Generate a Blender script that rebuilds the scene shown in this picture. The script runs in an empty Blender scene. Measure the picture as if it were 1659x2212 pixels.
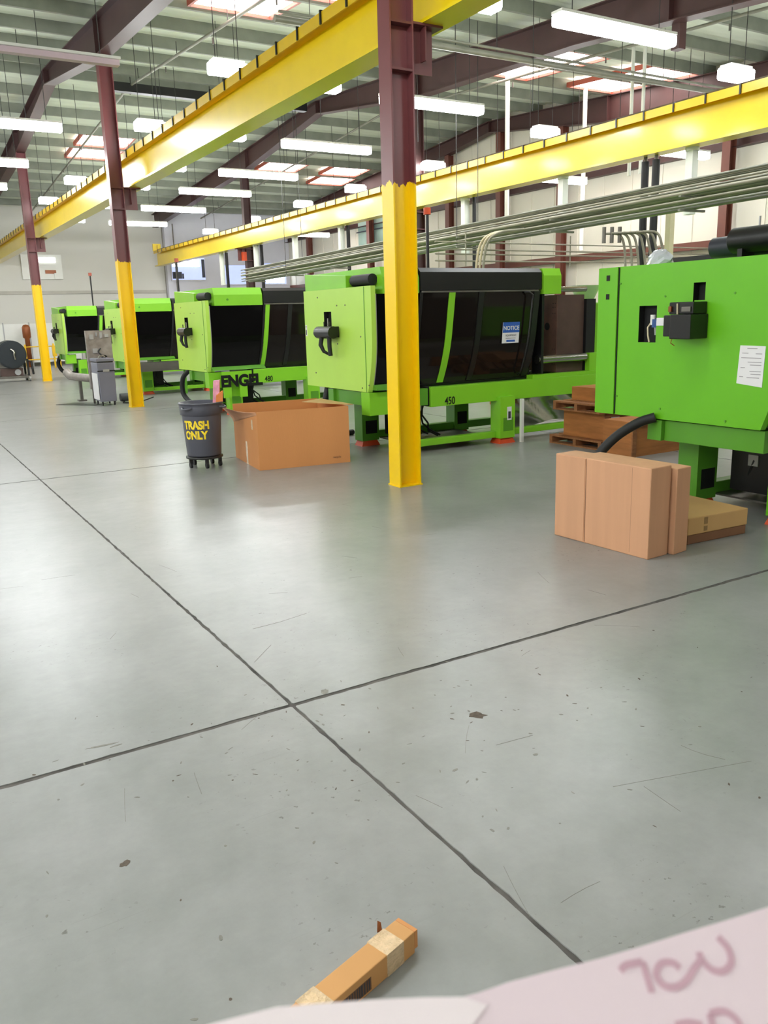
import bpy, bmesh, math, random
from mathutils import Vector, Matrix
random.seed(7)
PI = math.pi
scene = bpy.context.scene
COL = scene.collection

# ---------------------------------------------------------------- camera
cam_d = bpy.data.cameras.new('camera')
cam = bpy.data.objects.new('camera', cam_d); COL.objects.link(cam)
FPX = 1786.85
R_ = Vector((0.8559, -0.5164, -0.0277)); F_ = Vector((0.4964, 0.8370, -0.2305))
R_.normalize(); F_ = (F_ - R_*F_.dot(R_)).normalized(); U_ = R_.cross(F_)
m = Matrix(((R_.x, U_.x, -F_.x, 0), (R_.y, U_.y, -F_.y, 0), (R_.z, U_.z, -F_.z, 1.65), (0, 0, 0, 1)))
cam.matrix_world = m
cam_d.sensor_fit = 'VERTICAL'; cam_d.sensor_height = 36.0; cam_d.sensor_width = 27.0
cam_d.lens = FPX/2212*36.0
cam_d.clip_start = 0.02; cam_d.clip_end = 200
cam_d.dof.use_dof = True; cam_d.dof.focus_distance = 6.0
cam_d.dof.aperture_fstop = cam_d.lens/2.0
scene.camera = cam

# ---------------------------------------------------------------- world, exposure
w = bpy.data.worlds.new('world'); scene.world = w; w.use_nodes = True
w.node_tree.nodes['Background'].inputs[0].default_value = (0.75, 0.8, 0.85, 1)
w.node_tree.nodes['Background'].inputs[1].default_value = 0.3
scene.view_settings.view_transform = 'Standard'
scene.view_settings.look = 'None'
scene.view_settings.gamma = 1
scene.view_settings.use_curve_mapping = False
scene.view_settings.exposure = 0.38
LAMP = 34.0      # emission of the fluorescent lenses
SKYL = 7.0       # emission of the translucent roof panels (daylight)

# ---------------------------------------------------------------- materials
def lin(c):
    return tuple(((x/255)/12.92 if x/255 <= 0.04045 else (((x/255)+0.055)/1.055)**2.4) for x in c)
MATS = {}
def mat(name, rgb, rough=0.5, metal=0.0, var=0.08, scale=3.0, bump=0.0, bscale=40.0, coat=0.0, emit=None, stretch=None, spec=0.5, trans=0.0, alpha=1.0):
    if name in MATS: return MATS[name]
    M = bpy.data.materials.new(name); M.use_nodes = True
    nt = M.node_tree; N = nt.nodes; L = nt.links
    b = N['Principled BSDF']
    c = lin(rgb)
    b.inputs['Roughness'].default_value = rough
    b.inputs['Metallic'].default_value = metal
    b.inputs['Specular IOR Level'].default_value = spec
    b.inputs['Coat Weight'].default_value = coat
    b.inputs['Coat Roughness'].default_value = 0.12
    b.inputs['Transmission Weight'].default_value = trans
    b.inputs['Alpha'].default_value = alpha
    tc = N.new('ShaderNodeTexCoord'); mp = N.new('ShaderNodeMapping')
    if stretch: mp.inputs['Scale'].default_value = stretch
    L.new(tc.outputs['Object'], mp.inputs['Vector'])
    if var > 0:
        n = N.new('ShaderNodeTexNoise'); n.inputs['Scale'].default_value = scale; n.inputs['Detail'].default_value = 6
        L.new(mp.outputs[0], n.inputs['Vector'])
        r = N.new('ShaderNodeValToRGB')
        r.color_ramp.elements[0].position = 0.3; r.color_ramp.elements[1].position = 0.7
        r.color_ramp.elements[0].color = (*[x*(1-var) for x in c], 1)
        r.color_ramp.elements[1].color = (*[min(1, x*(1+var)) for x in c], 1)
        L.new(n.outputs['Fac'], r.inputs[0]); L.new(r.outputs[0], b.inputs['Base Color'])
    else:
        b.inputs['Base Color'].default_value = (*c, 1)
    if bump > 0:
        n2 = N.new('ShaderNodeTexNoise'); n2.inputs['Scale'].default_value = bscale; n2.inputs['Detail'].default_value = 4
        L.new(mp.outputs[0], n2.inputs['Vector'])
        bp = N.new('ShaderNodeBump'); bp.inputs['Strength'].default_value = bump; bp.inputs['Distance'].default_value = 0.01
        L.new(n2.outputs['Fac'], bp.inputs['Height']); L.new(bp.outputs[0], b.inputs['Normal'])
    if emit:
        b.inputs['Emission Color'].default_value = (*emit[0], 1); b.inputs['Emission Strength'].default_value = emit[1]
    MATS[name] = M
    return M

def floor_mat():
    M = bpy.data.materials.new('polished_concrete'); M.use_nodes = True
    nt = M.node_tree; N = nt.nodes; L = nt.links; b = N['Principled BSDF']
    geo = N.new('ShaderNodeNewGeometry')
    def noise(s, d, vec=None, rough=0.55):
        n = N.new('ShaderNodeTexNoise'); n.inputs['Scale'].default_value = s; n.inputs['Detail'].default_value = d
        n.inputs['Roughness'].default_value = rough
        L.new(vec or geo.outputs['Position'], n.inputs['Vector']); return n
    def ramp(src, p0, c0, p1, c1):
        r = N.new('ShaderNodeValToRGB'); e = r.color_ramp.elements
        e[0].position = p0; e[0].color = (*c0, 1); e[1].position = p1; e[1].color = (*c1, 1)
        L.new(src, r.inputs[0]); return r
    def mix(kind, f, a, bb):
        x = N.new('ShaderNodeMixRGB'); x.blend_type = kind
        if isinstance(f, float): x.inputs[0].default_value = f
        else: L.new(f, x.inputs[0])
        for i, v in ((1, a), (2, bb)):
            if isinstance(v, tuple): x.inputs[i].default_value = (*v, 1)
            else: L.new(v, x.inputs[i])
        return x
    base = ramp(noise(0.55, 5).outputs['Fac'], 0.35, lin((145, 146, 143)), 0.65, lin((157, 156, 155)))
    fine = ramp(noise(9, 8, rough=0.7).outputs['Fac'], 0.3, (0.86, 0.86, 0.86), 0.7, (1.0, 1.0, 1.0))
    c1 = mix('MULTIPLY', 1.0, base.outputs[0], fine.outputs[0])
    speck = ramp(noise(30, 3, rough=0.65).outputs['Fac'], 0.64, (0, 0, 0), 0.69, (1, 1, 1))
    gate = ramp(noise(1.3, 2).outputs['Fac'], 0.5, (0, 0, 0), 0.62, (0.7, 0.7, 0.7))
    sg = mix('MULTIPLY', 1.0, speck.outputs[0], gate.outputs[0])
    c2 = mix('MIX', sg.outputs[0], c1.outputs[0], lin((88, 84, 78)))
    cl = ramp(noise(2.2, 7, rough=0.68).outputs['Fac'], 0.36, (0.90, 0.90, 0.90), 0.66, (1.0, 1.0, 1.0))
    c2 = mix('MULTIPLY', 1.0, c2.outputs[0], cl.outputs[0])
    for ang, sc in ((0.5, 1.0), (-0.9, 0.7)):
        mp = N.new('ShaderNodeMapping'); mp.inputs['Rotation'].default_value = (0, 0, ang); mp.inputs['Scale'].default_value = (2.2*sc, 90*sc, 1)
        L.new(geo.outputs['Position'], mp.inputs['Vector'])
        s = ramp(noise(1.0, 2, mp.outputs[0], 0.4).outputs['Fac'], 0.66, (0, 0, 0), 0.8, (0.45, 0.45, 0.45))
        g2 = mix('MULTIPLY', 1.0, s.outputs[0], gate.outputs[0])
        c2 = mix('MIX', g2.outputs[0], c2.outputs[0], lin((112, 112, 106)))
    L.new(c2.outputs[0], b.inputs['Base Color'])
    b.inputs['Roughness'].default_value = 0.31
    b.inputs['Specular IOR Level'].default_value = 0.5
    bp = N.new('ShaderNodeBump'); bp.inputs['Strength'].default_value = 0.12; bp.inputs['Distance'].default_value = 0.004
    L.new(noise(5, 6).outputs['Fac'], bp.inputs['Height']); L.new(bp.outputs[0], b.inputs['Normal'])
    return M

def column_paint():
    M = bpy.data.materials.new('column_paint'); M.use_nodes = True
    nt = M.node_tree; N = nt.nodes; L = nt.links; b = N['Principled BSDF']
    geo = N.new('ShaderNodeNewGeometry'); sep = N.new('ShaderNodeSeparateXYZ'); L.new(geo.outputs['Position'], sep.inputs[0])
    mp = N.new('ShaderNodeMapping'); mp.inputs['Scale'].default_value = (16, 16, 0.8); L.new(geo.outputs['Position'], mp.inputs[0])
    n = N.new('ShaderNodeTexNoise'); n.inputs['Scale'].default_value = 1.2; n.inputs['Detail'].default_value = 2; L.new(mp.outputs[0], n.inputs['Vector'])
    a = N.new('ShaderNodeMath'); a.operation = 'MULTIPLY_ADD'; a.inputs[1].default_value = 0.16; a.inputs[2].default_value = -0.08
    L.new(n.outputs['Fac'], a.inputs[0])
    s = N.new('ShaderNodeMath'); s.operation = 'ADD'; L.new(sep.outputs['Z'], s.inputs[0]); L.new(a.outputs[0], s.inputs[1])
    g = N.new('ShaderNodeMath'); g.operation = 'GREATER_THAN'; g.inputs[1].default_value = 2.825; L.new(s.outputs[0], g.inputs[0])
    x = N.new('ShaderNodeMixRGB'); L.new(g.outputs[0], x.inputs[0])
    x.inputs[1].default_value = (*lin((248, 204, 2)), 1); x.inputs[2].default_value = (*lin((112, 58, 60)), 1)
    L.new(x.outputs[0], b.inputs['Base Color']); b.inputs['Roughness'].default_value = 0.33
    return M

GREEN = mat('machine_green', (134, 204, 44), 0.34, var=0.03)
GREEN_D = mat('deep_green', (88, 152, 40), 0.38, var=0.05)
LIME = mat('lit_lime', (182, 224, 88), 0.34, var=0.02)  # end covers: same press paint, light on that face put into the colour
M1GREEN = mat('strong_green', (104, 184, 28), 0.34, var=0.03)
BLACK = mat('black_paint', (20, 19, 20), 0.35, var=0.1)
RUBBER = mat('black_rubber', (24, 24, 27), 0.6, var=0.1)
VOID = mat('dark_interior', (10, 10, 10), 0.7, var=0)
GLASS = mat('smoked_glass', (26, 21, 19), 0.06, var=0.12, scale=1.5, spec=0.35)
GLASS_D = mat('dark_glass', (13, 12, 12), 0.08, var=0.1, scale=1.5, spec=0.25)
STEEL = mat('bright_steel', (170, 168, 160), 0.25, 1.0, var=0.08)
STEELD = mat('dull_steel', (120, 116, 110), 0.42, 0.8, var=0.15, bump=0.1)
PLATEN = mat('lit_platen', (124, 92, 80), 0.5, 0.2, var=0.2, scale=4)  # left-facing platen face, its light painted in as a brighter brown
PLATEN_D = mat('shaded_platen', (84, 62, 56), 0.5, 0.2, var=0.2, scale=4)  # remaining platen sides, their shade painted in as a darker brown
ORANGE = mat('orange_rubber', (214, 78, 34), 0.5)
WHITE = mat('white_enamel', (232, 232, 226), 0.4, var=0.02)
LABEL = mat('label_paper', (228, 226, 228), 0.5, var=0.02)
INK = mat('printed_ink', (60, 60, 66), 0.5, var=0)
INKG = mat('grey_print', (160, 155, 160), 0.6, var=0)
BLUE = mat('sign_blue', (48, 92, 178), 0.4, var=0)
BROWN = mat('maroon_steel', (104, 56, 56), 0.42, var=0.08)
BROWN_D = mat('dark_maroon_steel', (66, 40, 38), 0.5, var=0.1)
WALLCOL = mat('red_oxide_steel', (104, 58, 46), 0.5, var=0.1)
CRANE = mat('crane_yellow', (240, 208, 6), 0.30, var=0.03, coat=0.4)
CRANE_T = mat('crane_top', (226, 186, 20), 0.35, var=0.05)
COLP = column_paint()
CARD = mat('cardboard', (206, 140, 84), 0.75, var=0.05, scale=2, bump=0.1, bscale=90, stretch=(1, 1, 0.2))
CARD_P = mat('pinkish_cardboard', (206, 154, 118), 0.75, var=0.05, scale=2, bump=0.1, bscale=90, stretch=(6, 6, 0.3))
CARD_Y = mat('yellow_cardboard', (202, 160, 104), 0.75, var=0.05)
CARD_D = mat('brown_cardboard', (128, 88, 62), 0.8, var=0.06)
TAPE = mat('clear_tape', (222, 190, 150), 0.12, var=0.15, scale=40, bump=0.8, bscale=60, coat=1.0)
PLY = mat('plywood', (176, 112, 60), 0.65, var=0.22, scale=2.5, bump=0.15, stretch=(1, 1, 7))
PINE = mat('pallet_pine', (150, 98, 60), 0.75, var=0.25, scale=5, stretch=(1, 6, 6))
BIN = mat('grey_plastic', (84, 84, 94), 0.42, var=0.06)
STENCIL = mat('stencil_yellow', (250, 214, 40), 0.5, var=0.12, scale=30)
CASTER = mat('caster_black', (30, 29, 30), 0.45)
GREYCAB = mat('grey_cabinet', (120, 120, 134), 0.42, var=0.04)
GREYL = mat('light_grey_metal', (168, 168, 168), 0.4, 0.3, var=0.1)
GALV = mat('galvanised_pipe', (150, 146, 130), 0.5, 0.2, var=0.15)
DUSTYP = mat('painted_pipe', (132, 132, 120), 0.5, 0.2, var=0.15)
DROPW = mat('white_drop_pipe', (226, 228, 220), 0.4, var=0.03)
WALLM = mat('wall_panel', (222, 218, 204), 0.6, var=0.03, scale=0.6)
WALLB = mat('back_wall', (214, 212, 204), 0.6, var=0.02, scale=0.3)
WALLO = mat('office_wall', (218, 218, 228), 0.6, var=0.02)
WALLT = mat('wall_rail', (186, 182, 172), 0.6)
CEIL = mat('roof_insulation', (200, 208, 192), 0.75, var=0.08, scale=2.2, bump=0.2, bscale=6, stretch=(0.3, 1, 1))
PURL = mat('purlin_grey', (128, 132, 120), 0.6, var=0.12)
FIXT = mat('fixture_enamel', (214, 214, 208), 0.4, var=0.02)
FIXOFF = mat('unlit_lens', (196, 176, 184), 0.4, var=0.02)
EMIT = mat('fluorescent_lens', (255, 255, 255), 0.4, var=0, emit=((0.96, 0.99, 1.0), LAMP))
SKYM = mat('translucent_roof', (255, 236, 232), 0.4, var=0, emit=((1.0, 0.86, 0.84), SKYL))
REDT = mat('red_frame', (170, 84, 66), 0.5, var=0.08)
WIRE = mat('black_wire', (40, 40, 38), 0.5, var=0)
JOINT = mat('joint_filler', (84, 79, 76), 0.8, var=0.55, scale=7, bump=0.5, bscale=30)
CHIP = mat('floor_chip', (88, 76, 66), 0.8, var=0.3, scale=60)
CHIPG = mat('floor_smudge', (120, 117, 110), 0.55, var=0.2, scale=60)
PAPER = mat('pink_paper', (226, 206, 214), 0.7, var=0.01)
PAPER_L = mat('pale_paper', (236, 222, 226), 0.7, var=0.01)
MARK = mat('marker_ink', (198, 160, 174), 0.7, var=0.05)
FOIL = mat('silver_film', (188, 186, 176), 0.2, 0.85, var=0.15, bump=0.7, bscale=7)
PINKP = mat('pink_card', (222, 150, 170), 0.5, var=0.25, scale=14)
ORANGEC = mat('orange_card', (226, 132, 66), 0.6, var=0.15)
YELLOW = mat('safety_yellow', (236, 190, 20), 0.45)
SCREEN = mat('lit_office_window', (120, 135, 190), 0.2, var=0.1, emit=((0.45, 0.52, 0.85), 0.9))
SCREENB = mat('lit_strip', (255, 255, 255), 0.3, var=0, emit=((0.9, 0.97, 1.0), 6.0))
FRAMEB = mat('dark_frame', (38, 44, 58), 0.4, var=0.1)
GLASSG = mat('green_glass', (150, 176, 166), 0.12, var=0.15, scale=1.2)
BLUEP = mat('blue_plastic', (40, 76, 136), 0.4)
COPPER = mat('copper_brown', (150, 84, 44), 0.45, 0.2, var=0.2)
BEIGE = mat('beige_post', (206, 194, 160), 0.5)
FLOORM = floor_mat()

# ---------------------------------------------------------------- mesh builder
class MB:
    def __init__(s, o=(0, 0, 0), rz=0.0):
        s.v = []; s.f = []; s.mi = []; s.sm = []; s.k = 0; s.o = Vector(o); s.M = Matrix.Rotation(rz, 4, 'Z')
    def mat(s, k): s.k = k; return s
    def add(s, vs, fs, smooth=False):
        b = len(s.v)
        s.v += [tuple(Vector(p) - s.o) for p in vs]
        for f in fs: s.f.append([i+b for i in f]); s.mi.append(s.k); s.sm.append(smooth)
        return s
    def box(s, x0, x1, y0, y1, z0, z1):
        if x0 > x1: x0, x1 = x1, x0
        if y0 > y1: y0, y1 = y1, y0
        if z0 > z1: z0, z1 = z1, z0
        v = [(x, y, z) for z in (z0, z1) for y in (y0, y1) for x in (x0, x1)]
        return s.add(v, [(0, 2, 3, 1), (4, 5, 7, 6), (0, 1, 5, 4), (2, 6, 7, 3), (0, 4, 6, 2), (1, 3, 7, 5)])
    def hull8(s, v):   # bottom ring 4, top ring 4 (ccw)
        return s.add(v, [(3, 2, 1, 0), (4, 5, 6, 7), (0, 1, 5, 4), (1, 2, 6, 5), (2, 3, 7, 6), (3, 0, 4, 7)])
    def prism(s, pts, axis, a, b):   # pts 2D ccw profile extruded along axis from a to b
        def P(p, t):
            return {'x': (t, p[0], p[1]), 'y': (p[0], t, p[1]), 'z': (p[0], p[1], t)}[axis]
        n = len(pts)
        v = [P(p, a) for p in pts] + [P(p, b) for p in pts]
        fs = [tuple(range(n-1, -1, -1)), tuple(range(n, 2*n))] + [(i, (i+1) % n, n+(i+1) % n, n+i) for i in range(n)]
        return s.add(v, fs)
    def cyl(s, p, q, r, r2=None, n=12, caps=True):
        p = Vector(p); q = Vector(q); r2 = r if r2 is None else r2
        d = (q-p).normalized(); a = d.orthogonal().normalized(); b = d.cross(a)
        v = []
        for c, rr in ((p, r), (q, r2)):
            for i in range(n):
                t = 2*PI*i/n; v.append(c + (a*math.cos(t)+b*math.sin(t))*rr)
        base = len(s.v)
        s.add(v, [(i, (i+1) % n, n+(i+1) % n, n+i) for i in range(n)], True)
        if caps: s.add(v, [tuple(range(n-1, -1, -1)), tuple(range(n, 2*n))])
        return s
    def tube(s, path, r, n=8):
        path = [Vector(p) for p in path]; v = []; up = None
        for i, p in enumerate(path):
            d = ((path[min(i+1, len(path)-1)] - path[max(i-1, 0)])).normalized()
            if up is None: up = d.orthogonal().normalized()
            up = (up - d*up.dot(d)).normalized(); b = d.cross(up)
            rr = r[i] if isinstance(r, (list, tuple)) else r
            v += [p + (up*math.cos(2*PI*k/n)+b*math.sin(2*PI*k/n))*rr for k in range(n)]
        fs = []
        for i in range(len(path)-1):
            fs += [(i*n+k, i*n+(k+1) % n, (i+1)*n+(k+1) % n, (i+1)*n+k) for k in range(n)]
        s.add(v, fs, True)
        e = (len(path)-1)*n
        return s.add(v, [tuple(range(n-1, -1, -1)), tuple(range(e, e+n))])
    def lathe(s, prof, c=(0, 0, 0), n=32):
        v = []; fs = []
        for r, z in prof:
            v += [(c[0]+r*math.cos(2*PI*k/n), c[1]+r*math.sin(2*PI*k/n), c[2]+z) for k in range(n)]
        for i in range(len(prof)-1):
            fs += [(i*n+k, i*n+(k+1) % n, (i+1)*n+(k+1) % n, (i+1)*n+k) for k in range(n)]
        return s.add(v, fs, True)
    def build(s, name, mats, parent=None, bevel=0.0, rz=0.0):
        me = bpy.data.meshes.new(name)
        me.from_pydata(s.v, [], s.f)
        for mm in (mats if isinstance(mats, (list, tuple)) else [mats]): me.materials.append(mm)
        me.polygons.foreach_set('material_index', s.mi); me.polygons.foreach_set('use_smooth', s.sm)
        bm = bmesh.new(); bm.from_mesh(me)
        bmesh.ops.remove_doubles(bm, verts=bm.verts, dist=1e-5) if bevel > 0 else None
        if bevel > 0:
            es = [e for e in bm.edges if len(e.link_faces) == 2 and e.calc_face_angle(0) > 0.6]
            bmesh.ops.bevel(bm, geom=es, offset=bevel, segments=2, affect='EDGES', profile=0.6, clamp_overlap=True)
        bmesh.ops.recalc_face_normals(bm, faces=bm.faces)
        bm.to_mesh(me); bm.free(); me.update()
        o = bpy.data.objects.new(name, me); COL.objects.link(o)
        if parent is not None: o.parent = parent
        if rz: o.rotation_euler = (0, 0, rz)
        return o

def tag(o, label, cat, group=None):
    o['label'] = label; o['category'] = cat
    if group: o['group'] = group
    return o
def thing(name, label, cat, loc=(0, 0, 0), rz=0.0, group=None):
    o = bpy.data.objects.new(name, None); COL.objects.link(o); o.location = loc; o.rotation_euler = (0, 0, rz)
    o.empty_display_size = 0.1
    return tag(o, label, cat, group)
def struct(o): o['kind'] = 'structure'; return o
def copy_tree(o, parent=None):
    c = o.copy(); COL.objects.link(c); c.parent = parent
    for ch in [x for x in list(scene.objects) if x.parent == o]: copy_tree(ch, c)
    return c
def lab(o, t): o['label'] = t; return o

def text(name, body, size, m, parent, loc, rot, depth=0.001, bold=0.0, sx=1.0):
    cu = bpy.data.curves.new('t', 'FONT'); cu.body = body; cu.size = size; cu.extrude = depth; cu.offset = bold
    cu.align_x = 'CENTER'; cu.align_y = 'CENTER'
    t = bpy.data.objects.new('t', cu); COL.objects.link(t)
    dg = bpy.context.evaluated_depsgraph_get()
    me = bpy.data.meshes.new_from_object(t.evaluated_get(dg))
    bpy.data.objects.remove(t); bpy.data.curves.remove(cu)
    me.name = name; me.materials.clear(); me.materials.append(m)
    o = bpy.data.objects.new(name, me); COL.objects.link(o)
    o.parent = parent; o.location = loc; o.rotation_euler = rot; o.scale = (sx, 1, 1)
    return o

# roof profile ------------------------------------------------------------
RY = 22.06
def roof_z(y): return 7.45 - 0.07*abs(y-RY)      # top of the girders
X0H, X1H, Y0H, Y1H = -13.0, 17.75, -6.0, 38.5
def girder_bottom(y):
    P = [(-6, 5.0), (8.3, 5.83), (12, 6.2), (17.2, 6.47), (RY, 7.12), (27.5, 6.48), (31.4, 6.25), (38.5, 5.75)]
    for (a, za), (b, zb) in zip(P, P[1:]):
        if a <= y <= b: return za + (zb-za)*(y-a)/(b-a)
    return P[-1][1]

# ================================================================ STRUCTURE
# floor: slabs with sawn joints between them
fl = MB().box(X0H, X1H, Y0H, Y1H, -0.2, -0.03).build('floor', JOINT); struct(fl)
xs = [X0H, 1.34-6.56*2, 1.34-6.56, 1.34, 1.34+6.56, 1.34+13.12, X1H]
xs = sorted(set([x for x in xs if X0H <= x <= X1H]))
ys = [Y0H, 3.09-6.56, 3.09, 9.65, 16.21, 22.77, 29.33, 35.89, Y1H]
def edge_pts(a, b, fixed, axis, side, ragged):
    n = max(2, int((b-a)/0.045)) if ragged else 2
    out = []
    for i in range(n+1):
        t = a+(b-a)*i/n
        j = (random.random()**3)*0.006 if ragged else 0
        out.append((t, fixed+side*(0.012+j)) if axis == 'x' else (fixed+side*(0.0075+j), t))
    return out
for i in range(len(xs)-1):
    for j in range(len(ys)-1):
        x0, x1, y0, y1 = xs[i], xs[i+1], ys[j], ys[j+1]
        near = y0 < 17 and x1 > 0 and x0 < 9
        ring = edge_pts(x0+.0145, x1-.0145, y0, 'x', 1, near)
        ring += edge_pts(y0+.019, y1-.019, x1, 'y', -1, near)
        ring += edge_pts(x0+.0145, x1-.0145, y1, 'x', -1, near)[::-1]
        ring += edge_pts(y0+.019, y1-.019, x0, 'y', 1, near)[::-1]
        MB().prism(ring, 'z', -0.03, 0.0).build('floor_slab', FLOORM, fl)
MB().box(X0H, X1H, Y0H, Y1H, -0.03, -0.004).build('joint_filler', JOINT, fl)
def blot(name, cx, cy, L, W, ang, m, n=14, jag=0.35):
    pts = []
    for k in range(n):
        t = 2*PI*k/n; r = 1 - jag*random.random()
        x, y = L*r*math.cos(t), W*r*math.sin(t)
        pts.append((cx+x*math.cos(ang)-y*math.sin(ang), cy+x*math.sin(ang)+y*math.cos(ang)))
    return MB().prism(pts, 'z', 0.0, 0.0006).build(name, m, fl)
blot('floor_chip', 1.95, 2.56, 0.046, 0.036, -0.6, CHIP, 12, .45)
blot('floor_chip', 0.555, 3.195, 0.075, 0.009, -0.15, CHIPG)
blot('floor_chip', 0.60, 3.165, 0.03, 0.006, 0.1, CHIPG)
blot('floor_chip', 0.44, 2.39, 0.022, 0.016, 0.3, CHIP)
blot('floor_chip', 1.52, 3.13, 0.03, 0.022, 0.9, CHIPG)
blot('floor_chip', 1.94, 2.18, 0.014, 0.008, 0, CHIPG)
blot('floor_chip', 1.62, 2.26, 0.016, 0.007, .2, CHIPG)
for _ in range(130):
    a = random.choice([(1.95, 2.75, .5, .35), (0.9, 2.95, .45, .3), (1.7, 2.3, .5, .4), (2.6, 2.3, .5, .4), (0.7, 2.3, .4, .6)])
    blot('floor_speck', random.gauss(a[0], a[2]), random.gauss(a[1], a[3]), random.uniform(.004, .015), random.uniform(.002, .006), random.uniform(0, 3), random.choice([CHIPG, CHIPG, CHIP]), 8)

def scratch(pts, w_, m_=CHIPG):
    P = [Vector((*p, 0)) for p in pts]; V = []
    for i, p in enumerate(P):
        d = (P[min(i+1, len(P)-1)]-P[max(i-1, 0)]).normalized(); nn = Vector((-d.y, d.x, 0))*w_
        for q in (p+nn, p-nn): V += [(q.x, q.y, 0.0), (q.x, q.y, 0.0005)]
    n = len(P); Fs = []
    for i in range(n-1):
        a = 4*i; Fs += [(a+1, a+3, a+7, a+5), (a, a+1, a+5, a+4), (a+2, a+6, a+7, a+3)]
    return MB().add(V, Fs).build('floor_scratch', m_, fl)
scratch([(1.86+.17*t, 2.32-.02*t) for t in (0, .5, 1)], .0014)
scratch([(2.45+.05*t*t, 1.92-.16*t) for t in (0, .3, .6, 1)], .0012)
scratch([(2.02+.55*t, 1.86-.16*t) for t in (0, .4, .7, 1)], .001)
scratch([(3.05-.10*math.sin(t), 1.62+.14*math.cos(t)) for t in (.3, .8, 1.3, 1.8, 2.3, 2.8)], .0013)
scratch([(1.55+.35*t, 4.05+.05*t*t) for t in (0, .5, 1)], .0018)
scratch([(1.38+.16*t, 3.62+.16*t) for t in (0, .5, 1)], .0014)
for _ in range(26):
    x, y, a_, l_ = random.uniform(.2, 3.6), random.uniform(1.5, 6.5), random.uniform(0, PI), random.uniform(.05, .25)
    scratch([(x+l_*t*math.cos(a_), y+l_*t*math.sin(a_)+.03*l_*math.sin(3*t)) for t in (0, .33, .66, 1)], random.uniform(.0006, .0011))
# walls
def wall(name, b, m): return struct(b.build(name, m))
wr = wall('wall_right', MB().box(X1H, X1H+.2, Y0H, Y1H+.2, -.2, 8.2), WALLM)
for k in range(44):      # vertical panel ribs
    y = Y0H+0.5+k*1.0
    MB().box(X1H-.02, X1H, y, y+.035, 0, roof_z(y)+.2).build('panel_rib', WALLM, wr)
for z in (1.2, 3.02, 5.2):
    MB().prism([(X1H-.22, z), (X1H-.02, z), (X1H-.02, z+.2), (X1H-.04, z+.2), (X1H-.04, z+.02), (X1H-.22, z+.02)], 'y', Y0H, Y1H).build('girt', WALLCOL if z < 4 else BROWN_D, wr)
wb = wall('wall_back', MB().box(X0H, 11.7, Y1H, Y1H+.2, -.2, 8.2), WALLB)
MB().box(X0H, 11.7, Y1H-.06, Y1H, 2.95, 3.08).build('wall_rail', WALLT, wb)
MB().box(X0H, 11.7, Y1H-.02, Y1H, 0.0, .12).build('base_strip', WALLT, wb)
wo = wall('wall_back_office', MB().box(11.7, X1H, Y1H-.35, Y1H+.2, -.2, 8.2), WALLO)
wall('wall_left', MB().box(X0H-.2, X0H, Y0H-.2, Y1H+.2, -.2, 8.2), WALLB)
wall('wall_near', MB().box(X0H-.2, X1H+.2, Y0H-.2, Y0H, -.2, 8.2), WALLB)

# ceiling: insulation sagging between purlins
purl_y = [RY+0.45+1.5*k for k in range(0, 11)] + [RY-0.45-1.5*k for k in range(0, 19)]
purl_y = sorted([y for y in purl_y if Y0H < y < Y1H])
def ceil_z(y):
    lo = max([p for p in purl_y if p <= y], default=Y0H); hi = min([p for p in purl_y if p > y], default=Y1H)
    t = (y-lo)/max(hi-lo, .01)
    return roof_z(y)+.24 - .05*math.sin(PI*t) + .016*math.sin(2*PI*t*5)
ny = 760; nx = 6; V = []; Fc = []
for j in range(ny+1):
    y = Y0H+(Y1H+.1-Y0H)*j/ny
    for i in range(nx+1): V.append((X0H+(X1H-X0H)*i/nx, y, ceil_z(y)))
for j in range(ny):
    for i in range(nx):
        a = j*(nx+1)+i; Fc.append((a, a+1, a+nx+2, a+nx+1))
b = MB(); b.add(V, Fc, True)
b.add([(X0H-.2, Y0H-.2, 7), (X1H+.2, Y0H-.2, 7), (X1H+.2, RY, 8.6), (X0H-.2, RY, 8.6), (X1H+.2, Y1H+.2, 7.4), (X0H-.2, Y1H+.2, 7.4)], [(0, 1, 2, 3), (3, 2, 4, 5)])
ceil = struct(b.build('ceiling', CEIL))
for y in purl_y:
    z = roof_z(y)
    MB().prism([(y-.03, z), (y+.035, z), (y+.035, z+.03), (y-.01, z+.03), (y-.01, z+.20), (y+.04, z+.20), (y+.04, z+.24), (y-.03, z+.24)], 'x', X0H, X1H).build('purlin', PURL, ceil)
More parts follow.
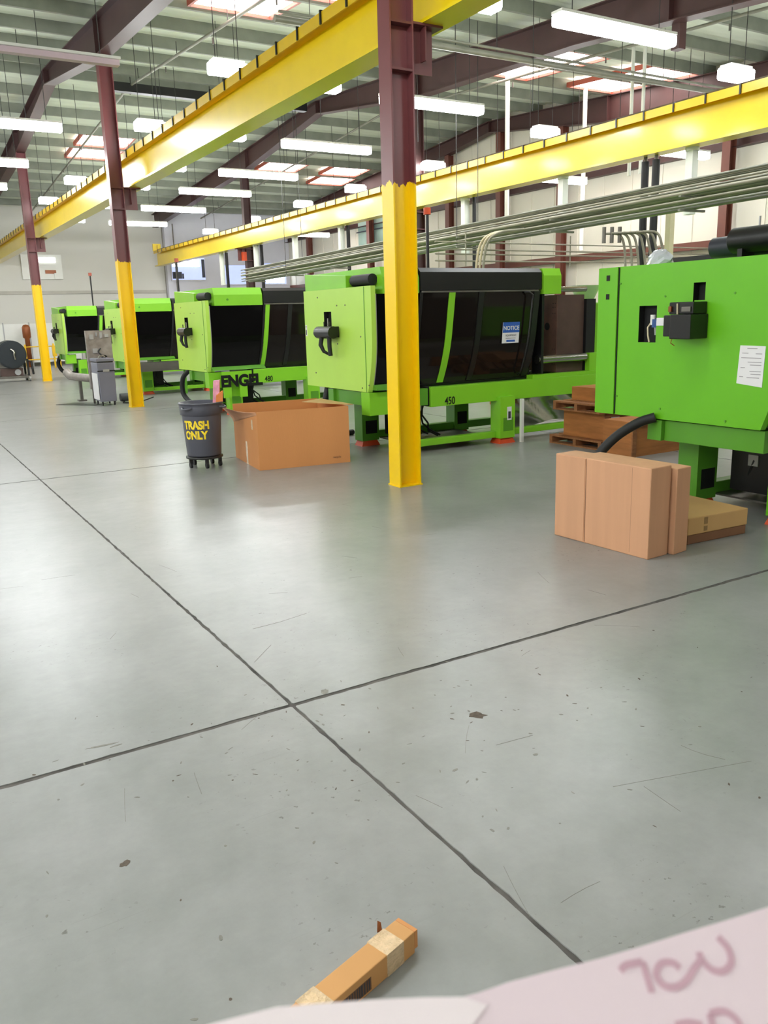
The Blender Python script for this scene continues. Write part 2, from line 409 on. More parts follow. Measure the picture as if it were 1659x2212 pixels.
# skylight panels in the roof
def skylight(x, y, lx=1.6, ly=1.2):
    y = min([(a+b_)/2 for a, b_ in zip(purl_y, purl_y[1:])], key=lambda q: abs(q-y))
    z = roof_z(y) + .08
    s = .07 if y < RY else -.07
    f = MB()
    for (a0, a1, b0, b1) in ((x-lx/2-.05, x-lx/2, y-ly/2-.04, y+ly/2+.04), (x+lx/2, x+lx/2+.05, y-ly/2-.04, y+ly/2+.04), (x-lx/2, x+lx/2, y-ly/2-.04, y-ly/2), (x-lx/2, x+lx/2, y+ly/2, y+ly/2+.04)):
        f.hull8([(a0, b0, z+s*(b0-y)-.06), (a1, b0, z+s*(b0-y)-.06), (a1, b1, z+s*(b1-y)-.06), (a0, b1, z+s*(b1-y)-.06), (a0, b0, z+s*(b0-y)+.05), (a1, b0, z+s*(b0-y)+.05), (a1, b1, z+s*(b1-y)+.05), (a0, b1, z+s*(b1-y)+.05)])
    fo = f.build('skylight_frame', REDT, ceil)
    n = 7
    for k in range(n):
        a0 = x-lx/2+lx*k/n+.015; a1 = x-lx/2+lx*(k+1)/n-.015
        g = MB(); b0, b1 = y-ly/2, y+ly/2
        g.hull8([(a0, b0, z+s*(b0-y)-.01), (a1, b0, z+s*(b0-y)-.01), (a1, b1, z+s*(b1-y)-.01), (a0, b1, z+s*(b1-y)-.01), (a0, b0, z+s*(b0-y)+.02), (a1, b0, z+s*(b0-y)+.02), (a1, b1, z+s*(b1-y)+.02), (a0, b1, z+s*(b1-y)+.02)])
        g.build('skylight_pane', SKYM, fo)
for x, y in ((6.3, 15.6), (6.9, 13.9), (6.9, 28.4), (6.9, 30.0), (13.5, 28.8), (16.1, 29.0), (16.3, 30.6), (13.7, 15.8), (13.7, 14.2), (16.6, 16.0), (16.6, 14.5)):
    skylight(x, y, 1.5)

# ================================================================ STEELWORK
# roof girders (tapered, running along Y)
def girder(X, label):
    t = thing('roof_girder', label, 'beam', (X, 0, 0), group=None)
    yy = [-5.9, 8.3, 12, 17.2, RY, 27.5, 31.4, 38.4]
    for name, dx, bot, top in (('girder_web', .012, lambda y: girder_bottom(y)+.02, lambda y: roof_z(y)-.02), ('bottom_flange', .13, lambda y: girder_bottom(y), lambda y: girder_bottom(y)+.02), ('top_flange', .13, lambda y: roof_z(y)-.022, lambda y: roof_z(y)-.002)):
        b = MB()
        for a, c in zip(yy, yy[1:]):
            b.hull8([(-dx, a, bot(a)), (dx, a, bot(a)), (dx, c, bot(c)), (-dx, c, bot(c)), (-dx, a, top(a)), (dx, a, top(a)), (dx, c, top(c)), (-dx, c, top(c))])
        b.build(name, BROWN_D, t)
    for y in (6.9, 9.9, 17.05, RY, 27.3, 33):
        MB().box(-.12, .12, y-.012, y+.012, girder_bottom(y)+.021, roof_z(y)-.024).build('stiffener', BROWN_D, t)
    return t
girder(4.35, 'deep maroon roof girder above the yellow-based column row')
girder(11.4, 'maroon roof girder bending at the ridge, behind the front crane column')
girder(17.4, 'dark roof girder along the right side wall above the second crane beam')
b = MB((11.55, 9.9, 6.0)).box(11.47, 11.62, 9.82, 9.98, 5.62, 6.02)
hb_ = b.build('hanger_bracket', BROWN_D); hb_.location = (11.55, 9.9, 6.0)
tag(hb_, 'short dark bracket hanging under the roof girder at the top right', 'bracket')

def steel_column(X, Y, top, label, bracket=None, yellow=True, w=.125, d=.10, group=None, m=None):
    t = thing('steel_column', label, 'column', (X, Y, 0), group=group)
    P = m or (COLP if yellow else BROWN)
    MB().box(-w, -w+.016, -d, d, 0.012, top).build('flange', P, t)
    MB().box(w-.016, w, -d, d, 0.012, top).build('flange', P, t)
    MB().box(-w+.016, w-.016, -.006, .006, 0.012, top).build('web', P, t)
    MB().box(-w-.01, w+.01, -d-.01, d+.01, 0.0, 0.012).build('base_plate', P, t)
    if bracket:
        s, z = bracket     # side +-1, z of seat
        ln = .26 if s > 0 else .28
        MB().box(s*w, s*(w+ln), -.006, .006, z-.40, z-.02).build('crane_bracket', BROWN, t)
        MB().box(s*w, s*(w+ln+.06), -.10, .10, z-.02, z).build('bracket_seat', BROWN, t)
        MB().box(s*(w+.13), s*(w+.145), -.09, .09, z-.30, z-.021).build('bracket_stiffener', BROWN, t)
        for zz in (z-.02, z-.40):
            MB().box(-w+.017, w-.017, -d, -.0065, zz-.01, zz+.01).build('column_stiffener', BROWN, t)
    return t
BT = 4.18
steel_column(4.35, 6.88, girder_bottom(6.88), 'nearest crane column, yellow below and maroon above, beside the open carton', (1, BT))
steel_column(4.35, 17.0, girder_bottom(17.0), 'second crane column, yellow base, standing by the grey cabinet', (1, BT))
steel_column(4.35, 27.25, girder_bottom(27.25), 'farthest crane column, yellow base, near the black drum cart', (1, BT))
steel_column(11.4, 17.2, girder_bottom(17.2), 'maroon column seen just right of the nearest crane column', (-1, 4.02), False, m=BROWN_D)
steel_column(11.4, 27.75, girder_bottom(27.7), 'maroon column behind the second yellow crane beam, left of centre', (-1, 4.02), False, m=BROWN_D)
wl = MB((11.1, 27.6, 3.62)).box(11.12, 11.26, 27.60, 27.742, 3.62, 3.90).build('warning_lamp', ORANGE); wl.location = (11.1, 27.6, 3.62)
tag(bpy.data.objects['warning_lamp'], 'small orange warning lamp on the maroon column bracket', 'lamp')
for y, l in ((2.4, None), (7.85, None), (13.35, 'maroon wall column at the right, above the black tanks'), (18.87, 'maroon wall column behind the right end of the second press'), (21.65, 'maroon wall column behind the middle of the conduit rack'),
             (24.4, 'maroon wall column just left of the conduit drop pipes'), (29.82, 'maroon wall column behind the second press hood'), (35.3, 'farthest maroon wall column, near the office windows')):
    if l is None: continue
    steel_column(17.45, y, girder_bottom(y), l, None, False, w=.11, d=.11, m=WALLCOL)

# crane runway beams
def crane_beam(X, z0, z1, y0, y1, label, endstop, first):
    t = thing('crane_beam', label, 'crane beam', (X, 0, 0))
    MB().prism([(-.15, z0), (.15, z0), (.15, z0+.03), (.012, z0+.03), (.012, z1-.10), (-.012, z1-.10), (-.012, z0+.03), (-.15, z0+.03)], 'y', y0, y1).build('beam_web', CRANE, t)
    # channel cap on the top flange
    MB().prism([(-.16, z1-.12), (-.145, z1-.12), (-.145, z1-.012), (.145, z1-.012), (.145, z1-.12), (.16, z1-.12), (.16, z1), (-.16, z1)], 'y', y0, y1).build('channel_cap', CRANE_T, t)
    MB().prism([(-.03, z1), (.03, z1), (.012, z1+.015), (.012, z1+.04), (.022, z1+.06), (-.022, z1+.06), (-.012, z1+.04), (-.012, z1+.015)], 'y', y0+.1, y1-.1).build('rail', STEELD, t)
    y = first; me = None
    while y > y0+.3: y -= .578
    y += .578
    while y < y1-.2:
        if me is None:
            b = MB().box(-.178, -.161, -.013, .013, z1-.125, z1+.012).box(-.178, -.04, -.013, .013, z1+.001, z1+.014)
            c = b.build('rail_clip', BLACK, t); me = c.data; c.location = (0, y, 0)
        else:
            c = bpy.data.objects.new('rail_clip', me); COL.objects.link(c); c.parent = t; c.location = (0, y, 0)
        y += .578
    if endstop:
        MB().box(-.17, .17, y1-.02, y1+.06, z1+.001, z1+.30).build('end_stop', CRANE, t)
        MB().box(-.02, .02, y1-.25, y1-.021, z1+.061, z1+.24).build('stop_gusset', CRANE, t)
    return t
crane_beam(4.72, BT, 4.82, -5.5, 38.4, 'large yellow crane runway beam across the top left, on the near columns', False, 8.69)
crane_beam(11.03, 4.02, 4.66, -5.5, 37.2, 'yellow crane runway beam above the green presses on the right', True, 8.77)

# ================================================================ LIGHT FIXTURES
def long_fixture(on=True):
    t = thing('strip_light', '', 'ceiling light')
    L = 1.05; q = 0 if on else .05
    MB().box(-L-.01, L+.01, -.10, .10, .105, .14).build('housing', FIXT, t)
    MB().prism([(-.08, -.035), (.08, -.035), (.10, -.01), (.10, .08), (.08, .104), (-.08, .104), (-.10, .08), (-.10, -.01)] if on else [(-.06, .03), (.06, .03), (.06, .104), (-.06, .104)], 'x', -L, L).build('lens', EMIT if on else FIXOFF, t)
    for x in (-.8, .8):
        MB().cyl((x, 0, .14), (x, 0, 1.5), .006, n=6).build('hanger_wire', WIRE, t)
    return t
def short_fixture():
    t = thing('high_bay_light', '', 'ceiling light')
    MB().box(-.24, .24, -.10, .10, .105, .14).build('housing', FIXT, t)
    MB().prism([(-.10, -.06), (.10, -.06), (.12, -.03), (.12, .08), (.10, .104), (-.10, .104), (-.12, .08), (-.12, -.03)], 'x', -.27, .27).build('lens', EMIT, t)
    for x in (-.18, .18):
        MB().cyl((x, 0, .14), (x, 0, 1.5), .006, n=6).build('hanger_wire', WIRE, t)
    return t
def place_light(src, x, y, z, label, group):
    t = copy_tree(src); t.location = (x, y, z); t['label'] = label; t['group'] = group
    if group is None: del t['group']
    h = ceil_z(y)+.01 - z
    for c in [o for o in scene.objects if o.parent == t and o.name.startswith('hanger_wire')]:
        lo = .14
        c.scale = (1, 1, 1); c.location.z = 0
        # stretch wire up to the roof
        s = (h-lo)/(1.5-lo); c.scale.z = s; c.location.z = lo - lo*s
    return t
LF = long_fixture(); LO = long_fixture(False); SF = short_fixture()
ROWS = [8.75, 13.05, 17.1, 20.9, 24.1, 28.05, 32.4]
near = ['nearest', 'second', 'third', 'fourth', 'fifth', 'sixth', 'farthest']
for n_, y in zip(near, ROWS):
    place_light(LF, 9.0, y, 5.2, f'{n_} long lit strip light of the row between the two crane beams', 'long strip lights between the crane beams')
for n_, y in (('nearest', 13.05), ('middle', 16.8), ('farthest', 31.2)):
    place_light(LF, 15.25, y, 4.85, f'{n_} long strip light beside the right side wall', 'strip lights by the right wall')
place_light(LO, 2.5, 13.05, 5.2, 'unlit pinkish strip light at the top left', None)['category'] = 'ceiling light'
for n_, y in (('nearest lit', 17.4), ('middle', 21.4), ('farthest', 25.0)):
    place_light(LF, 2.5, y, 5.2, f'{n_} long strip light at the left edge of the photo', 'strip lights at the left edge')
for n_, y, z in zip(near, (8.75, 12.8, 16.85, 20.65, 23.75, 27.9, 31.95), (5.2,)*7):
    place_light(SF, 6.7, y, z+.03, f'{n_} short box light of the row right of the big yellow beam', 'short box lights right of the big crane beam')
for n_, y in (('nearest', 12.6), ('second', 16.7), ('third', 23.5), ('farthest', 27.45)):
    place_light(SF, 5.02, y, 5.23, f'{n_} short box light just above the big yellow crane beam', 'short box lights above the big crane beam')
for n_, y, dx in zip(near, (8.8, 13.1, 17.0, 20.7, 23.95, 28.0, 32.2), (0, 0.1, .15, .15, .15, .15, .15)):
    place_light(SF, 11.55+dx, y, 4.98, f'{n_} short box light of the row over the second crane beam', 'short box lights over the second crane beam')
# rows go on behind the camera; unseen left rows added for stronger side light
for x in (-3.5, -6.5, -9.5):
    for y in (0.3, 2.4, 4.5, 6.6, 8.75, 13.05, 17.4, 21.4, 25.6, 30, 34):
        if x < -4 and y in (13.05, 21.4, 30): continue
        place_light(LF, x, y, 5.0, 'unseen long strip light added left of the frame to strengthen light from there', 'strip lights outside the frame')
for x, y in ((2.5, 4.5), (9, 4.5), (9, .3), (-3.5, -3.5), (14.8, 4.5), (14.8, 8.9)):
    place_light(LF, x, y, 4.85, 'long strip light behind the photographer', 'strip lights outside the frame')
for s_ in (LF, LO, SF):
    for c in [o for o in scene.objects if o.parent == s_]: bpy.data.objects.remove(c)
    bpy.data.objects.remove(s_)

# ================================================================ PRESSES
W = 1.75
def ynear(z):      # tumblehome: the near side curves inwards towards the bottom
    if z >= 1.45: return 0.0
    t = (1.45-z)/0.67
    return 0.13*t*t
def panel_front(b, holes, z0=.775, z1=1.99, x=0.0, xb=.06):
    zs = sorted(set([z0 + (z1-z0)*k/10 for k in range(11)] + [h[2] for h in holes] + [h[3] for h in holes]))
    ts = sorted(set([0.0, W] + [h[0] for h in holes] + [h[1] for h in holes]))
    def P(y, z, xx):
        yy = y if y > 0 else ynear(z)
        return (xx, yy, z)
    for i in range(len(ts)-1):
        for j in range(len(zs)-1):
            ym, zm = (ts[i]+ts[i+1])/2, (zs[j]+zs[j+1])/2
            if any(h[0] < ym < h[1] and h[2] < zm < h[3] for h in holes): continue
            for xx in (x, xb):
                b.add([P(ts[i], zs[j], xx), P(ts[i+1], zs[j], xx), P(ts[i+1], zs[j+1], xx), P(ts[i], zs[j+1], xx)], [(0, 1, 2, 3)])
    for j in range(len(zs)-1):
        for y in (0.0, W): b.add([P(y, zs[j], x), P(y, zs[j], xb), P(y, zs[j+1], xb), P(y, zs[j+1], x)], [(0, 1, 2, 3)])
    for z in (z0, z1): b.add([P(0, z, x), P(0, z, xb), P(W, z, xb), P(W, z, x)], [(0, 1, 2, 3)])
    b.k = 1
    for h in holes:
        for y in h[:2]: b.add([(x, y, h[2]), (xb, y, h[2]), (xb, y, h[3]), (x, y, h[3])], [(0, 1, 2, 3)])
        for z in h[2:4]: b.add([(x, h[0], z), (xb, h[0], z), (xb, h[1], z), (x, h[1], z)], [(0, 1, 2, 3)])
    b.k = 0
    return b
def curved_sheet(b, xa0, xa1, z0, z1, off=0.0, th=.012, slant=0.0, n=10):
    vs = []; fs = []
    for j in range(n+1):
        z = z0+(z1-z0)*j/n; s = slant*(z1-z)/(z1-z0)
        for (xx, oo) in ((xa0+s, off), (xa1+s, off), (xa1+s, off+th), (xa0+s, off+th)):
            vs.append((xx, ynear(z)+oo, z))
    for j in range(n):
        for k in range(4): fs.append((j*4+k, j*4+(k+1) % 4, (j+1)*4+(k+1) % 4, (j+1)*4+k))
    fs += [(3, 2, 1, 0), (n*4, n*4+1, n*4+2, n*4+3)]
    return b.add(vs, fs)

def press(X, Y, label, hood_x=1.05, first=False, number=None, brand=False, platen=False, notice=False, cover=None, cyl=True, sticker=False):
    t = thing('molding_press', label, 'machine', (X, Y, 0))
    cov = cover or LIME; G = M1GREEN if first else GREEN
    holes = [(1.12, 1.30, 1.383, 1.671), (.672, .78, 1.60, 1.83)] if first else [(.99, 1.19, 1.50, 1.72)]
    c = panel_front(MB(), holes).build('end_cover', [cov, VOID], t)
    # inner structure
    MB().box(.065, 2.50 if platen else 3.45, .16, W-.02, .80, 1.92).build('clamp_housing', VOID, t)
    # panel seams and bolts
    seam = 1.528 if first else .16
    MB().box(-.004, .002, seam-.006, seam+.006, .78, 1.985).build('panel_seam', GREEN_D if not first else VOID, c)
    if first:
        MB().box(-.014, .0, seam+.006, W-.002, .776, 1.988).build('edge_strip', cov, c)
        for z in (1.906, 1.755): MB().box(-.018, -.0145, 1.62, 1.655, z-.022, z+.022).build('vent_slot', VOID, c)
    bolts = [(1.51, 1.855), (1.043, 1.739), (.415, 1.741), (1.51, .932), (1.043, .859), (.427, .815)] if first else [(1.35, 1.90), (.83, 1.79), (1.50, 1.45), (.85, 1.33), (1.48, .95), (.10, .86), (.26, .82), (.62, 1.79), (.26, 1.42)]
    for y, z in bolts: MB().cyl((0, y, z), (-.006, y, z), .009, n=8).build('bolt', GREEN_D if first else STEELD, c)
    # black lock box / actuator on the end cover
    if first:
        d = MB().box(-.20, -.001, .63, .82, 1.42, 1.60).box(-.13, -.001, .82, .94, 1.435, 1.595).box(-.16, -.001, .645, .865, 1.601, 1.69)
        a = d.build('valve_block', BLACK, c, bevel=.008)
        MB().box(-.172, -.161, .66, .74, 1.62, 1.655).build('name_plate', STEELD, a)
        MB().cyl((-.165, .78, 1.60), (-.165, .785, 1.68), .007, n=6).build('rod', BEIGE, a)
        MB().box(-.175, -.161, .835, .86, 1.62, 1.66).build('terminal', COPPER, a)
        MB().tube([(-.19, .80, 1.42), (-.195, .805, 1.39), (-.17, .79, 1.37)], .004, 6).build('wire_end', COPPER, a)
        MB().box(.01, .05, .675, .775, 1.61, 1.70).build('inner_plate', cov, c)
        # square opening with air regulator
        r = MB().cyl((.03, 1.18, 1.52), (.03, 1.18, 1.60), .022, n=12).build('gauge_cap', WHITE, c)
        MB().box(.01, .055, 1.122, 1.175, 1.50, 1.565).build('regulator', BLUEP, c)
        MB().cyl((.03, 1.15, 1.50), (.03, 1.15, 1.44), .014, .008, n=10).build('filter_bowl', GREYL, c)
        MB().tube([(.02, 1.19, 1.54), (.0, 1.205, 1.50), (.0, 1.20, 1.44), (-.005, 1.18, 1.385)], .007, 8).build('air_tube', BEIGE, c)
        MB().box(-.003, 0, 1.02, 1.118, 1.515, 1.575).build('small_label', LABEL, c)
        s = MB().hull8([(-.004, .352, 1.10), (-.004, .143, 1.08), (0, .143, 1.08), (0, .352, 1.10), (-.004, .34, 1.372), (-.004, .136, 1.369), (0, .136, 1.369), (0, .34, 1.372)]).build('printed_sheet', LABEL, c)
        for k, (y0, y1, z) in enumerate([(.20, .28, 1.352), (.16, .21, 1.315), (.27, .32, 1.318), (.165, .325, 1.285), (.16, .27, 1.255), (.16, .25, 1.235), (.29, .325, 1.215), (.16, .25, 1.19), (.16, .24, 1.17), (.30, .33, 1.15), (.17, .27, 1.145)]):
            MB().box(-.0055, -.004, y0, y1, z-.0025, z+.0025).build('print_line', INKG, s)
    else:
        a = MB().cyl((-.10, 1.16, 1.47), (-.10, .76, 1.47), .075, n=16).build('actuator', BLACK, c)
        MB().box(-.10, -.001, .80, 1.12, 1.41, 1.54).build('mount_block', BLACK, a)
        for y in (1.0, .86): MB().cyl((-.10, y, 1.54), (-.10, y, 1.60), .008, n=6).build('port_pin', BLACK, a)
        MB().tube([(-.12, 1.04, 1.42), (-.14, 1.04, 1.32), (-.12, 1.0, 1.24), (-.06, .97, 1.2)], [.03, .03, .022, .015], 8).build('hose', RUBBER, a)
        MB().tube([(-.12, .84, 1.42), (-.12, .84, 1.3), (-.11, .84, 1.19)], .028, 8).build('hose', RUBBER, a)
        MB().cyl((-.02, 1.05, 1.52), (-.02, 1.045, 1.64), .01, n=6).build('cylinder_rod', STEEL, c)
        if sticker:
            s = MB().box(-.003, 0, 1.69, 1.735, 1.42, 1.56).build('warning_label', LABEL, c)
            MB().box(-.005, -.003, 1.70, 1.725, 1.435, 1.50).build('hand_icon', INK, s)
            MB().box(-.005, -.003, 1.70, 1.725, 1.53, 1.55).build('title_bar', INKG, s)
    # top hoods
    hx = hood_x
    h = MB().prism([(0.0, 1.90), (W-.02, 1.90), (W-.02, 2.20 if not first else 1.995), (.06, 2.20 if not first else 1.995), (0.0, 2.08 if not first else 1.98)], 'x', .16, hx)
    ho = h.build('top_hood', G, t)
    if not first:
        MB().prism([(.62, 1.992), (W-.02, 1.992), (W-.02, 2.20), (.62, 2.13)], 'x', .02, .159).build('rear_hood', G, t)
        MB().cyl((.10, .12, 2.065), (.10, .56, 2.065), .065, n=14).build('hose_coil', RUBBER, t)
        MB().cyl((.40, -.004, 2.0), (.40, -.012, 2.0), .02, n=10).build('lifting_eye', GREEN_D, ho)
    # side glass and sliding door
    curved_sheet(MB(), .062, hx, .86, 1.90, .015).build('side_window', GLASS_D, t)
    curved_sheet(MB(), .062, .075, .80, 1.90, .008, .01).build('edge_trim', GREYL, t)
    MB().prism([(.02, .80), (W-.1, .80), (W-.1, .86), (ynear(.86)+.0, .86)], 'x', .062, hx).build('lower_sill', GREEN_D, t)
    MB().prism([(0.0, 1.93), (W-.02, 1.93), (W-.02, 2.19 if not first else 2.07), (.05, 2.19 if not first else 2.07), (0.0, 2.14 if not first else 2.04)], 'x', hx+.02, 2.55).build('door_hood', BLACK, t)
    d = MB(); curved_sheet(d, hx+.02, 2.53, .82, 1.92, .012, slant=-.10)
    door = d.build('sliding_door', GLASS, t)
    for x0, x1, m_, nm in ((1.10, 1.19, G, 'door_stripe'), (1.55, 1.63, BLACK, 'door_mullion'), (hx+.02, hx+.06, BLACK, 'door_frame'), (2.44, 2.53, BLACK, 'door_frame')):
        if x0 < hx: continue
        curved_sheet(MB(), x0, x1, .83, 1.915, .0, .011, slant=-.13).build(nm, m_, door)
    MB().box(hx+.03, 2.5, -.006, .01, 1.905, 1.925).build('top_rail', STEELD, door)
    curved_sheet(MB(), hx-.06, 2.43, .79, .819, .0, .03).build('bottom_rail', BLACK, door)
    hp = []
    for k in range(13):
        z = 1.86 - .98*k/12; hp.append((2.36-.13*(1.915-z)/1.085, ynear(z)-.06, z))
    hp = [(hp[0][0]-.09, .0, 1.90), (hp[0][0]-.05, -.05, 1.895)] + hp + [(hp[-1][0], ynear(.84)-.02, .86)]
    MB().tube(hp, .013, 8).build('door_handle', BLACK, door)
    if notice:
        n_ = MB()
        n_.hull8([(1.90, -.006, 1.27), (2.17, -.006, 1.27), (2.17, -.0, 1.27), (1.90, -.0, 1.27), (1.92, -.006, 1.53), (2.19, -.006, 1.53), (2.19, 0, 1.53), (1.92, 0, 1.53)])
        # follow the door curve at the lower edge
        no = n_.build('notice_sign', LABEL, door)
        MB().hull8([(1.911, -.0075, 1.40), (2.181, -.0075, 1.40), (2.181, -.006, 1.40), (1.911, -.006, 1.40), (1.92, -.0075, 1.53), (2.19, -.0075, 1.53), (2.19, -.006, 1.53), (1.92, -.006, 1.53)]).build('sign_header', BLUE, no)
        text('sign_lettering', 'NOTICE', .07, WHITE, no, (2.05, -.0085, 1.455), (PI/2, 0, 0), .0005, .001, 1.0)
        text('sign_lettering', 'EQUIPMENT', .032, INK, no, (2.045, -.0075, 1.365), (PI/2, 0, 0), .0005, .0, 1.0)
        MB().box(1.96, 2.12, -.0075, -.006, 1.325, 1.335).build('print_line', INKG, no)
        MB().box(1.97, 2.11, -.0075, -.006, 1.285, 1.31).build('blue_band', BLUE, no)
    # platen area, tie bars, post
    MB().prism([(-.02, 1.87), (.35, 1.87), (.35, 2.19), (.02, 2.19), (-.02, 2.1)], 'x', 2.57, 2.87).build('platen_cap', G, t)
    MB().box(2.58, 2.62, .02, .2, .85, 1.87).build('door_post', BLACK, t)
    if platen:
        p = MB().box(2.96, 3.44, .14, W-.1, .84, 1.86).mat(0).build('fixed_platen', PLATEN_D, t)
        q = MB().box(2.955, 2.96, .141, W-.11, .845, 1.855).build('platen_face', PLATEN, p)
        for y in (.18, .22, .42, .46):
            for z in (1.75, 1.70, 1.62, 1.15, 1.06, 1.0, .95):
                MB().cyl((2.955, y, z), (2.953, y, z), .007, n=6).build('bolt_hole', VOID, q)
        MB().cyl((2.955, .33, 1.45), (2.952, .33, 1.45), .05, n=16).build('locating_hole', VOID, q)
        MB().box(2.62, 2.95, 1.3, 1.35, .84, 1.86).build('rear_guard', VOID, t)
    for z, y in ((1.03, .08), (1.93, .10)):
        MB().cyl((2.56, y, z), (3.42, y, z), .055 if z < 1.5 else .035, n=16).build('tie_bar', STEEL, t)
    MB().box(3.45, 3.62, .10, W-.1, .84, 1.80).build('nozzle_guard', VOID, t)
    MB().box(3.45, 3.64, .02, .10, .841, 1.08).build('guard_bracket', G, t)
    MB().box(3.64, 6.6, .15, W-.15, .80, 1.75).build('injection_unit', G, t, bevel=.02)
    MB().cyl((4.1, .8, 1.75), (4.1, .8, 2.0), .10, .22, n=16).build('hopper', GREYL, t)
    # bed
    MB().box(.80, 3.62, -.01, .10, .55, .79).build('bed_side', G, t, bevel=.006)
    MB().box(2.42, 3.62, .0, .12, .791, .84).build('bed_ledge', G, t)
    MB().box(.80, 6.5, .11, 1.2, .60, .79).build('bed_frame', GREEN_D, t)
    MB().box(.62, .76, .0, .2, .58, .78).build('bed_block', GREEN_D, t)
    MB().box(.76, .80, .03, .2, .56, .8).build('rubber_seal', VOID, t)
    MB().box(3.64, 6.5, .0, .11, .55, .79).build('bed_side', G, t)
    # frame under the end cover
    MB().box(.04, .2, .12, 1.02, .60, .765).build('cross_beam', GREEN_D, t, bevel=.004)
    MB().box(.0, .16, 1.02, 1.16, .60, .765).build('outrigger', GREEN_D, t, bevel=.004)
    if not first:
        MB().box(-.0, .3, .10, .30, .50, .77).build('side_bracket', G, t)
    # legs
    for (x0, x1) in ((.35, .60), (1.82, 2.06)):
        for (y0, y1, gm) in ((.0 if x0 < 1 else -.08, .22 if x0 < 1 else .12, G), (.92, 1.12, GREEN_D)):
            if x0 < 1 and y0 < .5: y0 += .10; y1 += .05
            lg = MB().box(x0, x1, y0, y1, .07, .60).build('leg', gm, t)
            MB().box(x0+.05, x1-.03, y0-.003, y0, .16, .33).build('leg_opening', VOID if y0 > .5 or first else (GREEN_D), lg)
            MB().hull8([(x0-.01, y0+.0, 0), (x1+.01, y0+.0, 0), (x1+.01, y1, 0), (x0-.01, y1, 0), (x0+.02, y0+.02, .07), (x1-.02, y0+.02, .07), (x1-.02, y1-.02, .07), (x0+.02, y1-.02, .07)]).build('leveling_foot', ORANGE, lg)
    MB().box(.60, 1.82, .0, .10, .075, .155).build('base_rail', G, t, bevel=.01)
    MB().box(2.06, 6.3, .0, .10, .09, .17).build('base_rail', G, t, bevel=.01)
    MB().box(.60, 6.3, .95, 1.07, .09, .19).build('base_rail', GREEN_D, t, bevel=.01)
    MB().box(.62, 1.81, .105, .94, .085, .10).build('drip_tray', STEELD, t)
    for x in (6.0,):
        for y0 in (.0, .92):
            MB().box(x, x+.24, y0, y0+.2, .0, .60).build('leg', G, t)
    if notice:
        l = MB().box(1.93, 2.0, -.085, -.081, .30, .47).build('warning_label', LABEL, t)
        MB().box(1.945, 1.985, -.087, -.085, .32, .41).build('hand_icon', INK, l)
    # cables below the cover
    rnd = random.Random(int(Y*10))
    k_ = MB()
    for k in range(6):
        x = rnd.uniform(.7, .95); y = rnd.uniform(.15, .8)
        k_.tube([(x, y, .6), (x+rnd.uniform(-.1, .1), y, .42), (x+rnd.uniform(-.15, .15), y+.05, .3), (x+.15, y+.1, .2), (x+.3, y+.1, .12)], .012, 6)
    k_.build('cable_bundle', RUBBER, t)['kind'] = 'stuff'
    MB().box(.62, .95, .45, .80, .16, .52).build('valve_box', BLACK, t)
    MB().box(.61, .62, .55, .64, .38, .47).build('valve_label', GREYL, t)
    if number: text('number_lettering', number, .13, BLACK, t, (1.08, -.013, .605), (PI/2, 0, 0), .001, .002, .8)
    if brand:
        MB().box(.20, .76, -.012, .02, .60, .775).build('brand_plate', G, t)
        for x in (.22, .52):
            MB().box(x, x+.14, -.012, .03, .32, .60).build('brand_plate', G, t)
        text('brand_lettering', 'ENGEL', .27, BLACK, t, (.56, -.016, .60), (PI/2, 0, 0), .002, .014, .95)
    return t

p1 = press(5.35, 3.55, 'nearest green press at the right edge, with a square opening and a printed sheet', .65, first=True, cover=M1GREEN)
p2 = press(4.9, 8.40, 'green press behind the nearest yellow column, with a blue notice sign on its smoked door', .66, number='450', platen=True, notice=True, sticker=True)
p3 = press(4.9, 14.0, 'green press behind the trash can, with black brand letters under its window', 1.05, number='480', brand=True)
p4 = press(4.9, 19.65, 'green press directly behind the second yellow column', 1.15)
p5 = press(4.9, 26.8, 'farthest green press, at the left behind the grey cabinet', 1.03)

# hoses that hang below the covers
def hose(label, path, r, n=10, m_=RUBBER):
    o = MB(path[0]).tube(path, r, n).build('thick_hose', m_); o.location = path[0]; return tag(o, label, 'hose')
def arc(pts, n=8):      # smooth catmull-rom through points
    P = [Vector(p) for p in pts]; P = [P[0]*2-P[1]] + P + [P[-1]*2-P[-2]]; out = []
    for i in range(1, len(P)-2):
        for k in range(n):
            t = k/n; a, b_, c, d = P[i-1], P[i], P[i+1], P[i+2]
            out.append(0.5*((2*b_)+(c-a)*t+(2*a-5*b_+4*c-d)*t*t+(3*b_-a-3*c+d)*t**3))
    out.append(P[-2]); return out
hose('thick black hose curving out from under the nearest press behind the carton', arc([(5.33, 4.62, .79), (5.24, 4.72, .74), (5.10, 4.83, .62), (5.0, 4.92, .45), (4.96, 4.96, .2), (5.02, 4.98, .04), (5.3, 4.9, .035), (5.9, 4.75, .035)]), .04, 12)
hose('black hose hanging under the press behind the nearest column', arc([(5.0, 9.75, .80), (4.95, 9.75, .6), (4.93, 9.85, .35), (5.0, 9.9, .05), (5.3, 10.3, .04), (5.7, 10.4, .04)]), .04, 10)
hose('black hose looping down behind the trash can', arc([(4.95, 15.3, .77), (4.86, 15.45, .6), (4.86, 15.45, .3), (4.95, 15.0, .12), (5.1, 14.5, .10), (5.25, 14.35, .16)]), .045, 10)
hose('black hose under the farthest press', arc([(5.0, 28.0, .76), (4.9, 28.1, .6), (4.88, 28.1, .4), (5.0, 27.9, .2), (5.4, 27.6, .15)]), .06, 10)

